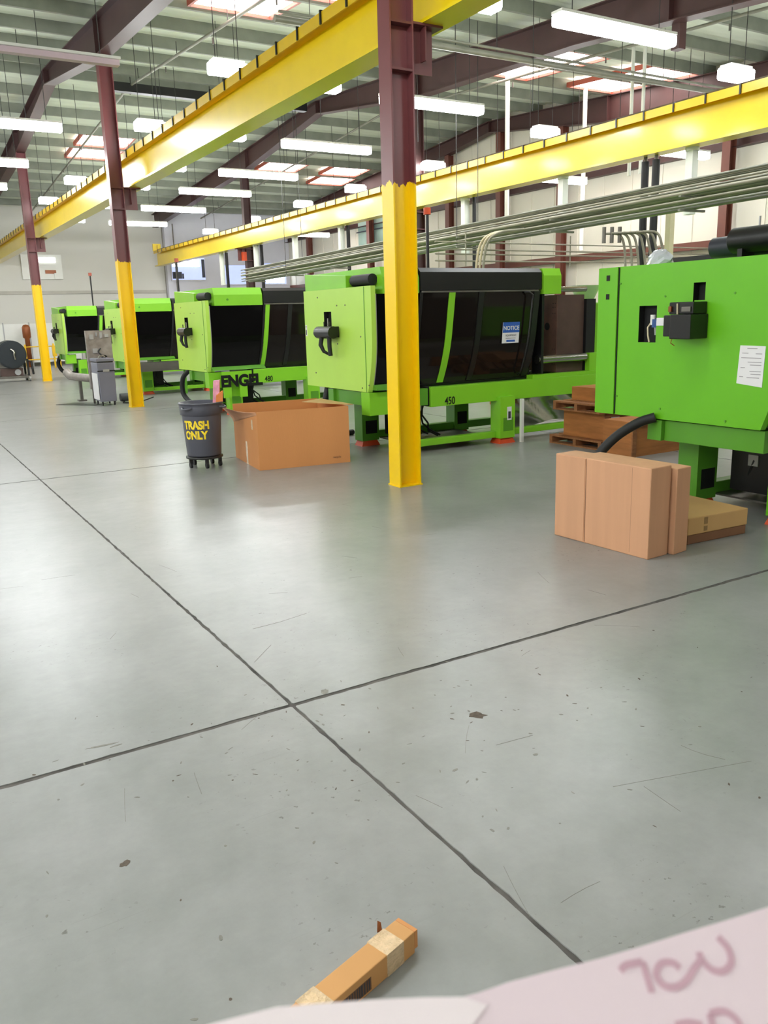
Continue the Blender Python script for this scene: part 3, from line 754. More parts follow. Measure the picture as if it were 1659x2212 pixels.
# black accumulator tanks on the nearest press
t = thing('accumulator_tank', 'large black cylindrical tank lying on top of the nearest press', 'tank', (5.62, 3.9, 1.995))
o_ = (5.62, 3.9, 1.995)
MB(o_).cyl((5.62, 4.20, 2.125), (5.62, 3.30, 2.125), .092, n=28).build('tank_body', BLACK, t)
MB(o_).cyl((5.62, 4.20, 2.125), (5.62, 4.212, 2.125), .086, .08, n=28).build('end_cap', RUBBER, t)
for y in (4.0, 3.92, 3.6): MB(o_).cyl((5.62, y, 2.20), (5.62, y, 2.28), .008, n=6).build('valve_stem', GREYL, t)
for y in (4.08, 3.5): MB(o_).box(5.55, 5.69, y, y+.04, 1.996, 2.06).build('saddle', BLACK, t)
t = thing('accumulator_tank', 'smaller dark tank behind the large black tank on the nearest press', 'tank', (5.85, 4.1, 1.995))
o_ = (5.85, 4.1, 1.995)
MB(o_).cyl((5.86, 4.56, 2.105), (5.86, 3.7, 2.105), .08, n=24).build('tank_body', mat('slate_paint', (44, 46, 58), .4), t)
MB(o_).box(5.79, 5.93, 4.2, 4.24, 1.996, 2.04).build('saddle', BLACK, t)
# clear plastic wrapped part and pipework on top of the nearest press
t = thing('plastic_bag', 'crumpled clear plastic bag lying on the nearest press', 'bag', (5.65, 4.92, 1.995))
bm = MB((5.65, 4.92, 1.995))
V = []; n = 14; Fs = []
for j in range(7):
    for k in range(n):
        a = 2*PI*k/n; rr = math.cos(j/6*PI/2*.97)*(.13+random.uniform(-.02, .02))+.01
        V.append((5.65+rr*.7*math.cos(a), 4.92+rr*.85*math.sin(a), 1.998+.12*math.sin(j/6*PI/2)+random.uniform(-.004, .008)*(j > 0)))
for j in range(6):
    for k in range(n): Fs.append((j*n+k, j*n+(k+1) % n, (j+1)*n+(k+1) % n, (j+1)*n+k))
Fs.append(tuple(range(n-1, -1, -1))); Fs.append(tuple(range(6*n, 7*n)))
bm.add(V, Fs).build('bag_film', mat('bag_film', (196, 198, 206), .15, var=.1, coat=.6), t)
# ================================================================ CARTONS, BIN, FOREGROUND
# open carton
def plate(b, p, q, z0, z1, th=.006):     # vertical board between two ground points
    p = Vector((*p, 0)); q = Vector((*q, 0)); d = (q-p).normalized(); nn = Vector((-d.y, d.x, 0))*th
    b.hull8([p+Vector((0, 0, z0)), q+Vector((0, 0, z0)), q+nn+Vector((0, 0, z0)), p+nn+Vector((0, 0, z0)), p+Vector((0, 0, z1)), q+Vector((0, 0, z1)), q+nn+Vector((0, 0, z1)), p+nn+Vector((0, 0, z1))])
    return b
A = (3.487, 8.56); B = (4.555, 8.40); D = (3.62, 9.63); Cc = (4.69, 9.47)
o_ = (*A, 0)
t = thing('open_carton', 'large open cardboard carton standing beside the trash can', 'carton', o_)
MB(o_).hull8([(A[0], A[1], .001), (B[0], B[1], .001), (Cc[0], Cc[1], .001), (D[0], D[1], .001), (A[0], A[1], .008), (B[0], B[1], .008), (Cc[0], Cc[1], .008), (D[0], D[1], .008)]).build('bottom', CARD, t)
plate(MB(o_), A, B, .008, .655).build('side', CARD, t)
plate(MB(o_), B, Cc, .008, .655).build('side', CARD, t)
plate(MB(o_), Cc, D, .008, .66).build('side', CARD, t)
dn = (Vector((D[0]-A[0], D[1]-A[1], 0))).normalized(); dn = Vector((dn.y, -dn.x, 0))*.006
ls = MB(o_).hull8([(A[0], A[1], .008), (A[0]+dn.x, A[1]+dn.y, .008), (D[0]+dn.x, D[1]+dn.y, .008), (D[0], D[1], .008), (A[0], A[1], .62), (A[0]+dn.x, A[1]+dn.y, .62), (D[0]+dn.x, D[1]+dn.y, .44), (D[0], D[1], .44)]).build('side', CARD, t); lab(ls, 'left side panel with a bent outward flap')
fb = MB(o_)      # torn flap bending outwards
dv = Vector((D[0]-A[0], D[1]-A[1], 0)); outw = Vector((-1, 0.12, 0)).normalized()
rows = []
for j in range(7):
    s = j/6
    row = []
    for k in range(9):
        u = k/8
        hgt = (.60*u*.22+.02)*(1.0-.15*math.sin(u*6))
        out = outw*((s**1.5)*(.17*u+.012)+.002)
        p = Vector((A[0], A[1], 0)) + dv*(u*.99+.005) + out + Vector((0, 0, (.62-.18*u)+s*(.035+.185*u)-.03*s*math.sin(u*PI)))
        row.append(p)
    rows.append(row)
V = [p for r in rows for p in r]; V2 = [p+Vector((.006, .0, 0)) for p in V]
Fs = []
for j in range(6):
    for k in range(8):
        a = j*9+k; Fs += [(a, a+1, a+10, a+9), (63+a, 63+a+9, 63+a+10, 63+a+1)]
for k in range(8): Fs += [(k, k+63, k+64, k+1), (54+k, 55+k, 118+k, 117+k)]
for j in range(6): Fs += [(j*9, j*9+9, j*9+72, j*9+63), (j*9+8, j*9+71, j*9+80, j*9+17)]
fb.add(V+V2, Fs, True).build('flap', CARD_P, t)
# right rear flap folded over the corner
MB(o_).hull8([(4.30, 9.10, .665), (4.58, 8.45, .66), (4.66, 8.48, .655), (4.70, 9.40, .655), (4.30, 9.10, .672), (4.58, 8.45, .667), (4.66, 8.48, .662), (4.70, 9.40, .662)]).build('flap', CARD_Y, t)
# tape down the left side
mid = Vector((A[0]+dv.x*.47, A[1]+dv.y*.47, 0))
tp = MB(o_)
plate(tp, (mid.x-.0025, mid.y+.03), (mid.x-.0025+.0, mid.y-.03), .0, .27, .002)
tp.build('tape_strip', TAPE, t)
plate(MB(o_), (A[0]+dv.x*.2-.003, A[1]+dv.y*.2+.02), (A[0]+dv.x*.2-.003, A[1]+dv.y*.2-.02), .44, .55, .002).build('tape_strip', TAPE, t)
tm = text('print_lettering', 'recycle', .035, CARD_D, t, (B[0]-.16-A[0], B[1]+.022-A[1]-.0005, .075), (PI/2, 0, math.atan2(B[1]-A[1], B[0]-A[0])), .0006)

# trash can on dolly
TC = (3.10, 9.27)
t = thing('trash_can', 'round grey plastic trash can with yellow stencil on a wheeled dolly', 'trash can', (*TC, 0))
body = MB().lathe([(0, .135), (.188, .135), (.195, .15), (.222, .60), (.226, .61), (.240, .615), (.246, .70), (.248, .735), (.256, .738), (.256, .75), (.236, .75), (.232, .62), (.21, .60), (.185, .16), (0, .155)], n=48).build('can_body', BIN, t)
for a in (math.radians(212), math.radians(-40)):
    hb = MB(); c_, s_ = math.cos(a), math.sin(a)
    P = []
    for k in range(9):
        th = PI*k/8; P.append(((.245+.045*math.sin(th))*c_ - (.06*math.cos(th))*s_, (.245+.045*math.sin(th))*s_ + (.06*math.cos(th))*c_, .70-.01*math.sin(th)))
    hb.tube(P, .012, 8).build('handle', BIN, body)
def wrap_text(body_s, size, zc, ang, rad_fn, sx, parent):
    o = text('stencil_lettering', body_s, size, STENCIL, parent, (0, 0, 0), (0, 0, 0), .0008, .006, 1)
    for v in o.data.vertices:
        x, y, z = v.co; x *= sx; zz = zc+y; r = rad_fn(zz)+.0015+z; th = ang + x/r
        v.co = (r*math.cos(th), r*math.sin(th), zz)
    return o
rf = lambda z: .195+(.222-.195)*(z-.15)/.45
va = math.atan2(-TC[1], -TC[0])          # towards the photographer
wrap_text('TRASH', .125, .50, va-.36, rf, .82, body)
wrap_text('ONLY', .125, .385, va-.42, rf, .82, body)
for zz, w_ in ((.50, .19), (.385, .15)):       # stencil bridges
    for k in range(5):
        th = va-.36 + (-w_+2*w_*k/4)/.21
        r = rf(zz)+.0032
        b_ = MB(); dth = .0035/.21
        b_.add([(r*math.cos(th-dth), r*math.sin(th-dth), zz-.05), (r*math.cos(th+dth), r*math.sin(th+dth), zz-.05), (r*math.cos(th+dth), r*math.sin(th+dth), zz+.05), (r*math.cos(th-dth), r*math.sin(th-dth), zz+.05)], [(0, 1, 2, 3)])
        b_.build('stencil_bridge', BIN, body)
dl = MB().lathe([(0, .105), (.20, .105), (.212, .11), (.212, .13), (0, .134)], n=36).build('dolly', CASTER, t)
for k in range(5):
    a = va + 2*PI*k/5+.12; x, y = .175*math.cos(a), .175*math.sin(a)
    cs = MB().box(x-.018, x+.018, y-.018, y+.018, .06, .105).build('caster', CASTER, dl)
    MB().cyl((x-.014, y, .036), (x+.014, y, .036), .036, n=14).build('wheel', RUBBER, cs)

t = thing('empty_box', 'narrow pink and orange box sticking out of the trash can', 'box', (3.25, 9.22, .6))
o_ = (3.25, 9.22, .6)
MB(o_).hull8([(3.20, 9.18, .60), (3.27, 9.15, .60), (3.30, 9.21, .60), (3.23, 9.24, .60), (3.235, 9.17, .985), (3.30, 9.14, .99), (3.33, 9.20, .99), (3.265, 9.23, .985)]).build('box_body', [PINKP, ORANGEC], t)
ob = [o for o in scene.objects if o.parent == t][0]
for pl in ob.data.polygons:
    if pl.index in (3, 5, 2): pass
    if abs(pl.normal.y) > .8 and pl.normal.y < 0: pl.material_index = 0
    if pl.normal.x > .6: pl.material_index = 1
MB(o_).hull8([(3.24, 9.13, .74), (3.31, 9.11, .75), (3.31, 9.14, .75), (3.24, 9.15, .74), (3.25, 9.13, .82), (3.32, 9.11, .87), (3.32, 9.14, .87), (3.25, 9.15, .82)]).build('torn_flap', ORANGEC, t)

# two upright cartons at right
def carton(name, label, P, z0, z1, m_, extras=None, ang=0):
    o_ = (*P[0], z0)
    t = thing(name, label, 'carton', o_)
    b_ = MB(o_).hull8([(P[0][0], P[0][1], z0), (P[1][0], P[1][1], z0), (P[2][0], P[2][1], z0), (P[3][0], P[3][1], z0), (P[0][0], P[0][1], z1), (P[1][0], P[1][1], z1), (P[2][0], P[2][1], z1), (P[3][0], P[3][1], z1)])
    return t, b_.build('carton_body', m_, t, bevel=.008), o_
t, bo, o_ = carton('shipping_carton', 'large upright tan carton standing in front of the nearest press', [(4.247, 3.689), (4.455, 3.70), (4.41, 4.56), (4.203, 4.552)], 0, .625, CARD_P)
MB(o_).hull8([(4.2405, 3.84, .02), (4.2385, 3.8445, .02), (4.2405, 3.8445, .02), (4.243, 3.84, .02), (4.2405, 3.84, .61), (4.2385, 3.8445, .61), (4.2405, 3.8445, .61), (4.243, 3.84, .61)]).build('crease', CARD_D, bo)
yx = 4.25
fc = lambda y: 4.247+(4.203-4.247)*(y-3.689)/(4.552-3.689)
MB(o_).hull8([(fc(yx)-.002, yx, .01), (fc(yx)+.001, yx, .01), (fc(yx+.004)+.001, yx+.004, .01), (fc(yx+.004)-.002, yx+.004, .01), (fc(yx)-.002, yx, .62), (fc(yx)+.001, yx, .62), (fc(yx+.004)+.001, yx+.004, .62), (fc(yx+.004)-.002, yx+.004, .62)]).build('panel_joint', CARD_D, bo)
MB(o_).hull8([(fc(4.25)-.004, 4.262, .008), (fc(4.25)+.001, 4.262, .008), (fc(4.53)+.001, 4.53, .008), (fc(4.53)-.004, 4.53, .008), (fc(4.25)-.004, 4.262, .617), (fc(4.25)+.001, 4.262, .617), (fc(4.53)+.001, 4.53, .617), (fc(4.53)-.004, 4.53, .617)]).build('lap_panel', CARD_P, bo)
carton('shipping_carton', 'narrow upright carton standing close behind the large tan one', [(4.475, 3.665), (4.635, 3.685), (4.60, 4.50), (4.44, 4.48)], 0, .60, CARD_P)
t, bo, o_ = carton('flat_carton', 'flat dark brown carton on the floor, lower of the two stacked', [(4.75, 3.775), (5.345, 3.735), (5.40, 4.75), (4.82, 4.80)], 0, .068, CARD_D)
t, bo, o_ = carton('flat_carton', 'flat pale carton lying on the dark brown one beside the upright cartons', [(4.745, 3.77), (5.35, 3.73), (5.405, 4.755), (4.815, 4.805)], .069, .195, CARD_Y)
for z0_, z1_ in ((.085, .12), (.135, .185)):
    MB(o_).hull8([(4.90, 3.7575, z0_), (4.935, 3.7552, z0_), (4.935, 3.7605, z0_), (4.90, 3.7625, z0_), (4.90, 3.7575, z1_), (4.935, 3.7552, z1_), (4.935, 3.7605, z1_), (4.90, 3.7625, z1_)]).build('printed_mark', mat('faded_print', (150, 118, 74), .7), bo)

# long taped box on the floor in the foreground
ang = math.atan2(-.107, -.354)
t = thing('long_box', 'long narrow taped cardboard box lying on the floor in the foreground', 'box', (.988, 1.615, 0), ang)
bo = MB().box(0, .62, -.034, .034, .0, .066).build('box_body', mat('tan_box', (204, 150, 92), .7, var=.05), t, bevel=.003)
MB().box(-.012, .0, -.033, .0335, .012, .0655).build('end_flap', CARD, t)
lab(MB().box(.045, .11, -.0355, .0355, .001, .0675).build('tape_band', TAPE, bo), 'crumpled clear tape')
MB().box(.30, .36, -.0355, .0355, .001, .0675).build('tape_band', TAPE, bo)
MB().add([(.05, -.036, .062), (.068, -.037, .068), (.052, -.050, .088), (.046, -.044, .082)], [(0, 1, 2, 3)]).add([(.0505, -.0365, .062), (.0685, -.0375, .068), (.0525, -.0505, .088), (.0465, -.0445, .082)], [(3, 2, 1, 0)]).build('tape_curl', COPPER, bo)
MB().box(.0, .66, .0345, .035, 0, 0).build('x', VOID) and None
bpy.data.objects.remove(bpy.data.objects['x'])
lb = MB().box(.17, .30, .034, .0346, .008, .045).build('barcode_label', mat('label_tan', (120, 84, 60), .6), bo)
for k in range(14):
    x = .175+k*.0088; w_ = random.choice([.0025, .004, .0055])
    MB().box(x, x+w_, .0346, .0352, .010, .043).build('bar', INK, lb)

# paper held up at the bottom right
PO = Vector((0.193, 0.180, 1.416)); pr_ = Vector((0.856, -0.516, -0.028)).normalized()
pn = Vector((-0.312, -0.559, 0.768)); pn = (pn - pr_*pn.dot(pr_)).normalized(); pu = pn.cross(pr_)
def pap(a, b_, h=0): return PO + pr_*a + pu*b_ + pn*h
t = thing('paper_sheet', 'pinkish paper sheet with handwriting held close at the bottom right', 'paper', PO)
edge = [(-.0515, -.0080), (-.045, -.0066), (-.0339, -.0032), (-.015, .0011), (.0007, .0045), (.017, .0086), (.033, .0129), (.05, .0172), (.0663, .0216), (.0835, .0257)]
ring = edge + [(.110, -.06), (.085, -.16), (-.11, -.14), (-.095, -.04)]
def slab(ring, h0, h1, m_, name):
    n = len(ring)
    v = [pap(a, b_, h0) for a, b_ in ring] + [pap(a, b_, h1) for a, b_ in ring]
    return MB(PO).add(v, [tuple(range(n)), tuple(range(2*n-1, n-1, -1))] + [(i, i+n, (i+1) % n+n, (i+1) % n) for i in range(n)]).build(name, m_, t)
sh = slab(ring, -.0003, 0, PAPER, 'sheet')
lab(slab([(-.1167, -.0110), (-.10, -.0098), (-.0839, -.0088), (-.065, -.0080), (-.050, -.0078), (-.042, -.0105), (-.085, -.055), (-.17, -.06), (-.158, -.0215), (-.1375, -.0156)], .0004, .0007, PAPER_L, 'folded_corner'), 'paler corner of the sheet')
def stroke(pts, w_=.00125):
    P = arc([(a, b_, 0) for a, b_ in pts], 5) if len(pts) > 2 else [Vector((*p, 0)) for p in pts]
    b_ = MB(PO); L = []; 
    for i, p in enumerate(P):
        d = (P[min(i+1, len(P)-1)]-P[max(i-1, 0)]).normalized(); nn = Vector((-d.y, d.x, 0))*w_
        L.append((p+nn, p-nn))
    V = []
    for a, c in L: V += [pap(a.x, a.y, .00035), pap(c.x, c.y, .00035)]
    b_.add(V, [(2*i, 2*i+1, 2*i+3, 2*i+2) for i in range(len(L)-1)])
    return b_.build('pen_stroke', MARK, sh)
for s_ in ([(.0071, .0003), (.0096, .0022), (.0157, .0033)], [(.0157, .0033), (.0165, -.0015), (.0172, -.0065)],
           [(.0290, .0012), (.0266, .0030), (.0224, .0027), (.0200, -.0007), (.0216, -.0040), (.0259, -.0049), (.0305, -.0027), (.0337, .0007), (.0370, .0040), (.0370, .0065)],
           [(.0375, .0037), (.0405, .0007), (.0446, .0003), (.0480, .003), (.0481, .0075), (.0452, .0115)],
           [(.0364, -.0130), (.0366, -.0160), (.0369, -.0200)], [(.0364, -.0130), (.0415, -.0123), (.0450, -.0144), (.0467, -.0180)], [(.0235, -.0166), (.0284, -.0158), (.0331, -.0166)]):
    stroke(s_)

# ================================================================ BEHIND THE PRESSES
# plywood crates
def crate(label, x0, x1, y0, y1, z0, z1, lbl=False):
    t = thing('plywood_crate', label, 'crate', (x0, y0, z0)); o_ = (x0, y0, z0)
    MB(o_).box(x0, x1, y0, y1, z0, z1).build('crate_body', PLY, t)
    for (a, b_) in ((x0-.015, x0+.05), (x1-.05, x1+.015)):
        MB(o_).box(a, b_, y0-.018, y0, z0, z1).build('batten', PINE, t)
    MB(o_).box(x0+.05, x1-.05, y0-.018, y0, z1-.05, z1).build('batten', PINE, t)
    if lbl: MB(o_).box(x0+.09, x0+.23, y0-.02, y0-.0185, z1-.11, z1-.055).build('crate_label', LABEL, t)
def pallet(label, x0, x1, y0, y1, z):
    t = thing('pallet', label, 'pallet', (x0, y0, z)); o_ = (x0, y0, z)
    for k in range(3):
        y = y0 + (y1-y0-.05)*k/2
        MB(o_).box(x0, x1, y, y+.05, z+.018, z+.09).build('stringer', PINE, t)
    n = 5
    for k in range(n):
        x = x0+(x1-x0-.11)*k/(n-1)
        MB(o_).box(x, x+.11, y0, y1, z+.0905, z+.11).build('deck_board', PINE, t)
        if k % 2 == 0: MB(o_).box(x, x+.11, y0, y1, z, z+.0175).build('bottom_board', PINE, t)
pallet('low pallet under the plywood crate behind the nearest press', 7.27, 8.0, 7.1, 8.0, 0)
crate('plywood crate with a white label under the pallet beside the nearest press', 7.37, 7.95, 7.15, 7.85, .112, .44, True)
pallet('pallet between the two plywood crates beside the nearest press', 7.23, 8.0, 7.1, 7.9, .442)
crate('topmost plywood crate of the stack beside the nearest press', 7.45, 7.97, 7.15, 7.8, .554, .72)
crate('wide plywood crate behind the black hose', 7.2, 8.1, 6.55, 7.0, .0, .40)
crate('small plywood crate on the floor beyond the press with the notice sign', 9.6, 10.2, 11.6, 12.2, 0, .35)
# silver film sheet hanging below the bed
t = thing('film_sheet', 'crumpled silvery film sheet under the bed of the press with the notice sign', 'sheet', (7.1, 8.5, 0))
V = []; nx_, nz_ = 16, 12
for j in range(nz_+1):
    for i in range(nx_+1):
        u, v_ = i/nx_, j/nz_
        V.append((.03+1.15*u, .16+.05*math.sin(9*u+4*v_)+.10*(1-v_)*math.sin(PI*u), .10+.44*v_ - .02*math.sin(7*u)*(1-v_)+.07*u*(1-v_)))
Fs = [(j*(nx_+1)+i, j*(nx_+1)+i+1, (j+1)*(nx_+1)+i+1, (j+1)*(nx_+1)+i) for j in range(nz_) for i in range(nx_)]
MB().add(V, Fs, True).build('film', FOIL, t)
tag(MB((7.06, 8.3, 0)).box(7.03, 7.07, 8.27, 8.31, 0, .56).build('support_post', WHITE), 'thin white post standing under the bed of the press with the notice sign', 'post')
bpy.data.objects['support_post'].location = (7.06, 8.3, 0)

# conduit rack running along the hall behind the presses
RX = 10.0
t = thing('conduit_rack', 'long trapeze rack of grey conduits hanging behind the presses', 'pipes', (RX, 5, 3))
k = 0
for lvl, z in enumerate((3.38, 3.30, 3.22, 3.12, 3.05)):
    for dx in (-.18, -.06, .06, .18):
        if lvl in (1, 4) and dx in (-.06,): continue
        r = random.choice((.018, .022, .028))
        zz = lambda y: z - .012*(y-5)*.45
        MB((RX, 5, 3)).tube([(RX+dx, y, z-.012*(y-5)*1.1) for y in (4.5, 9, 14, 19, 24.6)], r, 8).build('conduit', random.choice((GALV, DUSTYP, GALV)), t)
for y in [5.6+2.6*i for i in range(8)]:
    dz = -.012*(y-5)*1.1
    hg = MB((RX, 5, 3)).box(RX-.26, RX+.26, y-.02, y+.02, 2.985+dz, 3.015+dz).box(RX-.26, RX+.26, y-.02, y+.02, 3.17+dz, 3.19+dz)
    hg.build('trapeze_bar', DUSTYP, t)
    for dx in (-.25, .25):
        if int(round((y-5.6)/2.6)) % 3: continue
        MB((RX, 5, 3)).cyl((RX+dx, y+.001, 3.01+dz), (RX+dx, y+.001, roof_z(y)), .007, n=6).build('hanger_rod', WIRE, t)
# cross branch of pipes
t = thing('pipe_branch', 'group of thin level pipes crossing right of the nearest column', 'pipes', (9, 12.9, 2.7))
for i, z in enumerate((2.60, 2.72, 2.80, 2.93)):
    MB((9, 12.9, 2.7)).tube([(8.9, 12.9, z), (11, 12.9, z), (13.2, 12.9, z), (17.6, 12.9, z)], .014, 6).build('conduit', GALV, t)
for x in (9.6, 12.2):
    MB((9, 12.9, 2.7)).cyl((x, 12.92, 2.5), (x, 12.92, 3.1), .014, n=6).build('hanger_rod', GALV, t)
# vertical service drops
def drop(name, label, x, y, z0, z1, r, m_, low=None, square=False):
    t = thing(name, label, 'pipe', (x, y, z0)); o_ = (x, y, z0)
    if square: MB(o_).box(x-r, x+r, y-r, y+r, z0, z1).build('upper_pipe', m_, t)
    else: MB(o_).cyl((x, y, z0), (x, y, z1), r, n=12).build('upper_pipe', m_, t)
    MB(o_).cyl((x, y, z1-.05), (x, y, z1), r*1.6, n=12).build('roof_flange', REDT if low == 'red' else m_, t)
    if low == 'black':
        for dx in (-.03, .05, .0):
            MB(o_).cyl((x+dx+.12, y+dx-.16, z0-1.0), (x+dx+.12, y+dx-.16, 4.02), .035, n=8).build('black_cable', RUBBER, t)
    return t
drop('drop_pipe', 'tall white drop pipe from a red roof flange, right of the nearest column', 13.7, 16.75, 3.95, ceil_z(16.75)-.05, .055, DROPW, 'red')
drop('drop_pipe', 'tall white drop pipe from a red flange, above the right end of the second press', 16.42, 16.97, 3.2, ceil_z(16.97)-.05, .055, DROPW, 'red')
drop('drop_pipe', 'thin white tube, left of the pair below the big strip light', 13.7, 12.85, 4.3, ceil_z(12.85)-.05, .035, DROPW)
drop('drop_pipe', 'thin white tube, right of the pair below the big strip light', 13.7, 12.55, 4.3, ceil_z(12.55)-.05, .035, DROPW)
BX = 11.1
for y, z0, blk, lb_ in ((9.15, 3.05, 0, 'white square post cut off above the black tanks'), (11.98, 3.2, 0, 'white square post right of the dark conduits, above the second press'), (14.95, 2.9, 1, 'white square post with black cables, right of the orange-tipped rod'),
                   (20.5, 3.2, 1, 'white post with black cables left of the nearest column'), (23.4, 3.0, 0, 'slim white post above the end of the press with brand letters'), (26.4, 2.9, 1, 'white post with black cables beside the orange warning lamp'), (29.6, 2.9, 1, 'farthest white post with black cables under the second crane beam')):
    drop('drop_post', lb_, BX, y, z0, 4.02, .065, DROPW, 'black' if blk else None, True)
for i, (y, lb_) in enumerate(((10.02, 'left'), (9.80, 'right'))):
    o_ = (11.05, y, 2.3)
    t = thing('black_hose', f'{lb_} of two thick black hoses hanging behind the nearest press', 'hose', o_)
    MB(o_).cyl((11.05, y, 2.3), (11.05, y, 3.95), .06, n=12).build('hose_body', RUBBER, t)
    MB(o_).cyl((11.05, y, 3.95), (11.05, y, 4.02), .03, n=12).build('hose_clamp', STEELD, t)
drop('beige_pipe', 'beige square pipe right of the two black hoses', 11.3, 9.68, 2.3, 3.3, .05, BEIGE, None, True)
# curved flexible conduits on the nearest press
t = thing('flex_conduit', 'cluster of curved grey flexible conduits above the nearest press', 'pipes', (8.6, 8.0, 2))
for k in range(7):
    x = 8.5+.05*k; y = 8.15-.06*k
    MB((8.6, 8.0, 2)).tube(arc([(x-.1, y+.1, 2.62), (x+.05, y, 2.60), (x+.1, y-.05, 2.45), (x+.12+.01*k, y-.07, 2.1), (x+.12, y-.07, 1.78)], 5), .016, 6).build('conduit', GALV, t)
for k in range(3):
    MB((8.6, 8.0, 2)).cyl((8.38+.09*k, 8.25-.05*k, 2.5), (8.38+.09*k, 8.25-.05*k, 2.7), .025, n=8).build('fitting', STEELD, t)
t = thing('flex_conduit', 'curved conduits rising behind the black hood of the second press', 'pipes', (9.3, 12.2, 2))
for k in range(3):
    MB((9.3, 12.2, 2)).tube(arc([(9.7, 11.6-.1*k, 3.02), (9.4, 11.9-.1*k, 2.98), (9.3, 12.1-.1*k, 2.8), (9.28, 12.2-.1*k, 2.3), (9.28, 12.2-.1*k, 1.8)], 5), .022, 6).build('conduit', BEIGE if k < 2 else GALV, t)
def beacon(x, y, z0, z1, label, m_=ORANGE):
    t = thing('signal_rod', label, 'signal light', (x, y, z0)); o_ = (x, y, z0)
    MB(o_).cyl((x, y, z0), (x, y, z1), .022, n=8).build('rod', BLACK, t)
    MB(o_).cyl((x, y, z1), (x, y, z1+.09), .05, n=12).build('beacon', m_, t)
beacon(6.8, 10.04, 2.19, 3.0, 'black rod with an orange tip rising behind the second press')
beacon(5.95, 27.3, 2.2, 3.1, 'thin rod with a reddish tip on the farthest press', REDT)
beacon(6.5, 20.4, 2.2, 3.05, 'thin rod with a reddish tip above the press behind the second column', REDT)

# sprinkler and service pipes under the roof
for x, lbl_ in ((8.3, 'dark sprinkler pipe running under the roof between the crane beams'), (13.4, 'sprinkler pipe running under the roof near the right wall'), (6.2, 'sprinkler pipe along the roof above the big yellow beam'), (1.2, 'sprinkler pipe under the roof at the far left')):
    t = thing('sprinkler_pipe', lbl_, 'pipe', (x, 10, 6))
    P = [(x, y, roof_z(y)-.16) for y in (-5, 5, 14, RY, 30, 38)]
    MB((x, 10, 6)).tube(P, .03, 8).build('main_pipe', DUSTYP, t)
    for i in range(14):
        y = -2+2.9*i; z = roof_z(y)
        MB((x, 10, 6)).cyl((x, y, z-.15), (x, y, z+.1), .008, n=6).build('pipe_hanger', WIRE, t)
        MB((x, 10, 6)).cyl((x+.0, y+.8, z-.19), (x, y+.8, z-.30), .016, n=8).build('sprinkler_head', STEELD, t)
t = thing('service_pipe', 'pale painted pipe crossing below the girder right of the nearest column', 'pipe', (8, 11.9, 5.8))
MB((8, 11.9, 5.8)).cyl((5.5, 11.9, 5.8), (17.6, 11.9, 5.8), .05, n=12).build('main_pipe', DUSTYP, t)
MB((8, 11.9, 5.8)).cyl((5.5, 11.75, 5.85), (17.6, 11.75, 5.85), .022, n=8).build('side_pipe', DUSTYP, t)
for x in (7.5, 9.5, 13.5): MB((8, 11.9, 5.8)).cyl((x, 11.9, 5.85), (x, 11.9, roof_z(11.9)), .008, n=6).build('pipe_hanger', WIRE, t)
t = thing('dark_duct', 'long dark bar hung under the roof behind the big yellow beam', 'duct', (7.2, 21.9, 7.1))
MB((7.2, 21.9, 7.1)).box(5.7, 10.9, 21.8, 22.0, 7.1, 7.3).build('duct_body', BLACK, t)
for x in (6.2, 8.2, 10.2): MB((7.2, 21.9, 7.1)).cyl((x, 21.9, 7.3), (x, 21.9, 7.46), .01, n=6).build('strap', WIRE, t)
# thin wires hanging from the roof
spots = [(8.0, 11.0, 5.6), (9.5, 14.3, 4.9), (10.2, 11.8, 5.0), (12.5, 12, 5.0), (13.2, 14, 5.1), (14.5, 12.5, 4.9), (7.5, 19, 5.6), (8.3, 16.0, 5.5), (12.6, 19.5, 4.9), (10.0, 21.5, 5.2), (12.8, 24, 5.0), (3.3, 19.5, 5.8), (3.4, 23.2, 5.7), (5.9, 19.2, 5.5), (7.4, 25.8, 5.4), (14.0, 17.5, 5.2), (2.2, 15.5, 6.1), (15.8, 13.2, 5.4)]
for k, (x, y, z) in enumerate(spots):
    o_ = MB((x, y, z)).cyl((x, y, z), (x, y, ceil_z(y)+.01), .007, n=6).build('hanging_wire', WIRE); o_.location = (x, y, z)
    tag(o_, 'thin dark wire hanging from the roof', 'wire', 'thin wires hanging from the roof')

# ================================================================ LEFT BACKGROUND
# grey cabinet
t = thing('grey_cabinet', 'grey plastic cabinet on casters beside the second yellow column', 'cabinet', (3.82, 17.72, 0))
t.scale = (.78, 1, 1)
cb = MB().hull8([(0, 0, .08), (.42, 0, .08), (.42, .55, .08), (0, .55, .08), (-.02, -.02, .88), (.42, -.02, .88), (.42, .57, .88), (-.02, .57, .88)]).build('cabinet_body', GREYCAB, t, bevel=.02)
MB().box(-.03, .43, -.03, .58, .90, .96).build('lid', GREYCAB, t, bevel=.015)
MB().box(.0, .4, .0, .55, .881, .899).build('lid_seal', BLACK, t)
MB().box(-.022, .425, -.024, -.012, .70, .72).build('groove', VOID, cb)
MB().box(.12, .28, -.035, -.024, .695, .745).build('latch', GREYL, cb)
lab(MB().box(-.03, -.018, .02, .52, .12, .66).build('side_panel', LABEL, cb), 'pale side panel')
MB().tube(arc([(.1, .2, .962), (.12, .2, 1.0), (.25, .2, 1.0), (.28, .2, .962)], 4), .012, 6).build('lid_handle', STEEL, t)
for x in (.05, .36):
    for y in (.05, .5):
        c = MB().box(x-.02, x+.02, y-.02, y+.02, .05, .08).build('caster', CASTER, t)
        MB().cyl((x-.014, y, .033), (x+.014, y, .033), .033, n=12).build('wheel', RUBBER, c)
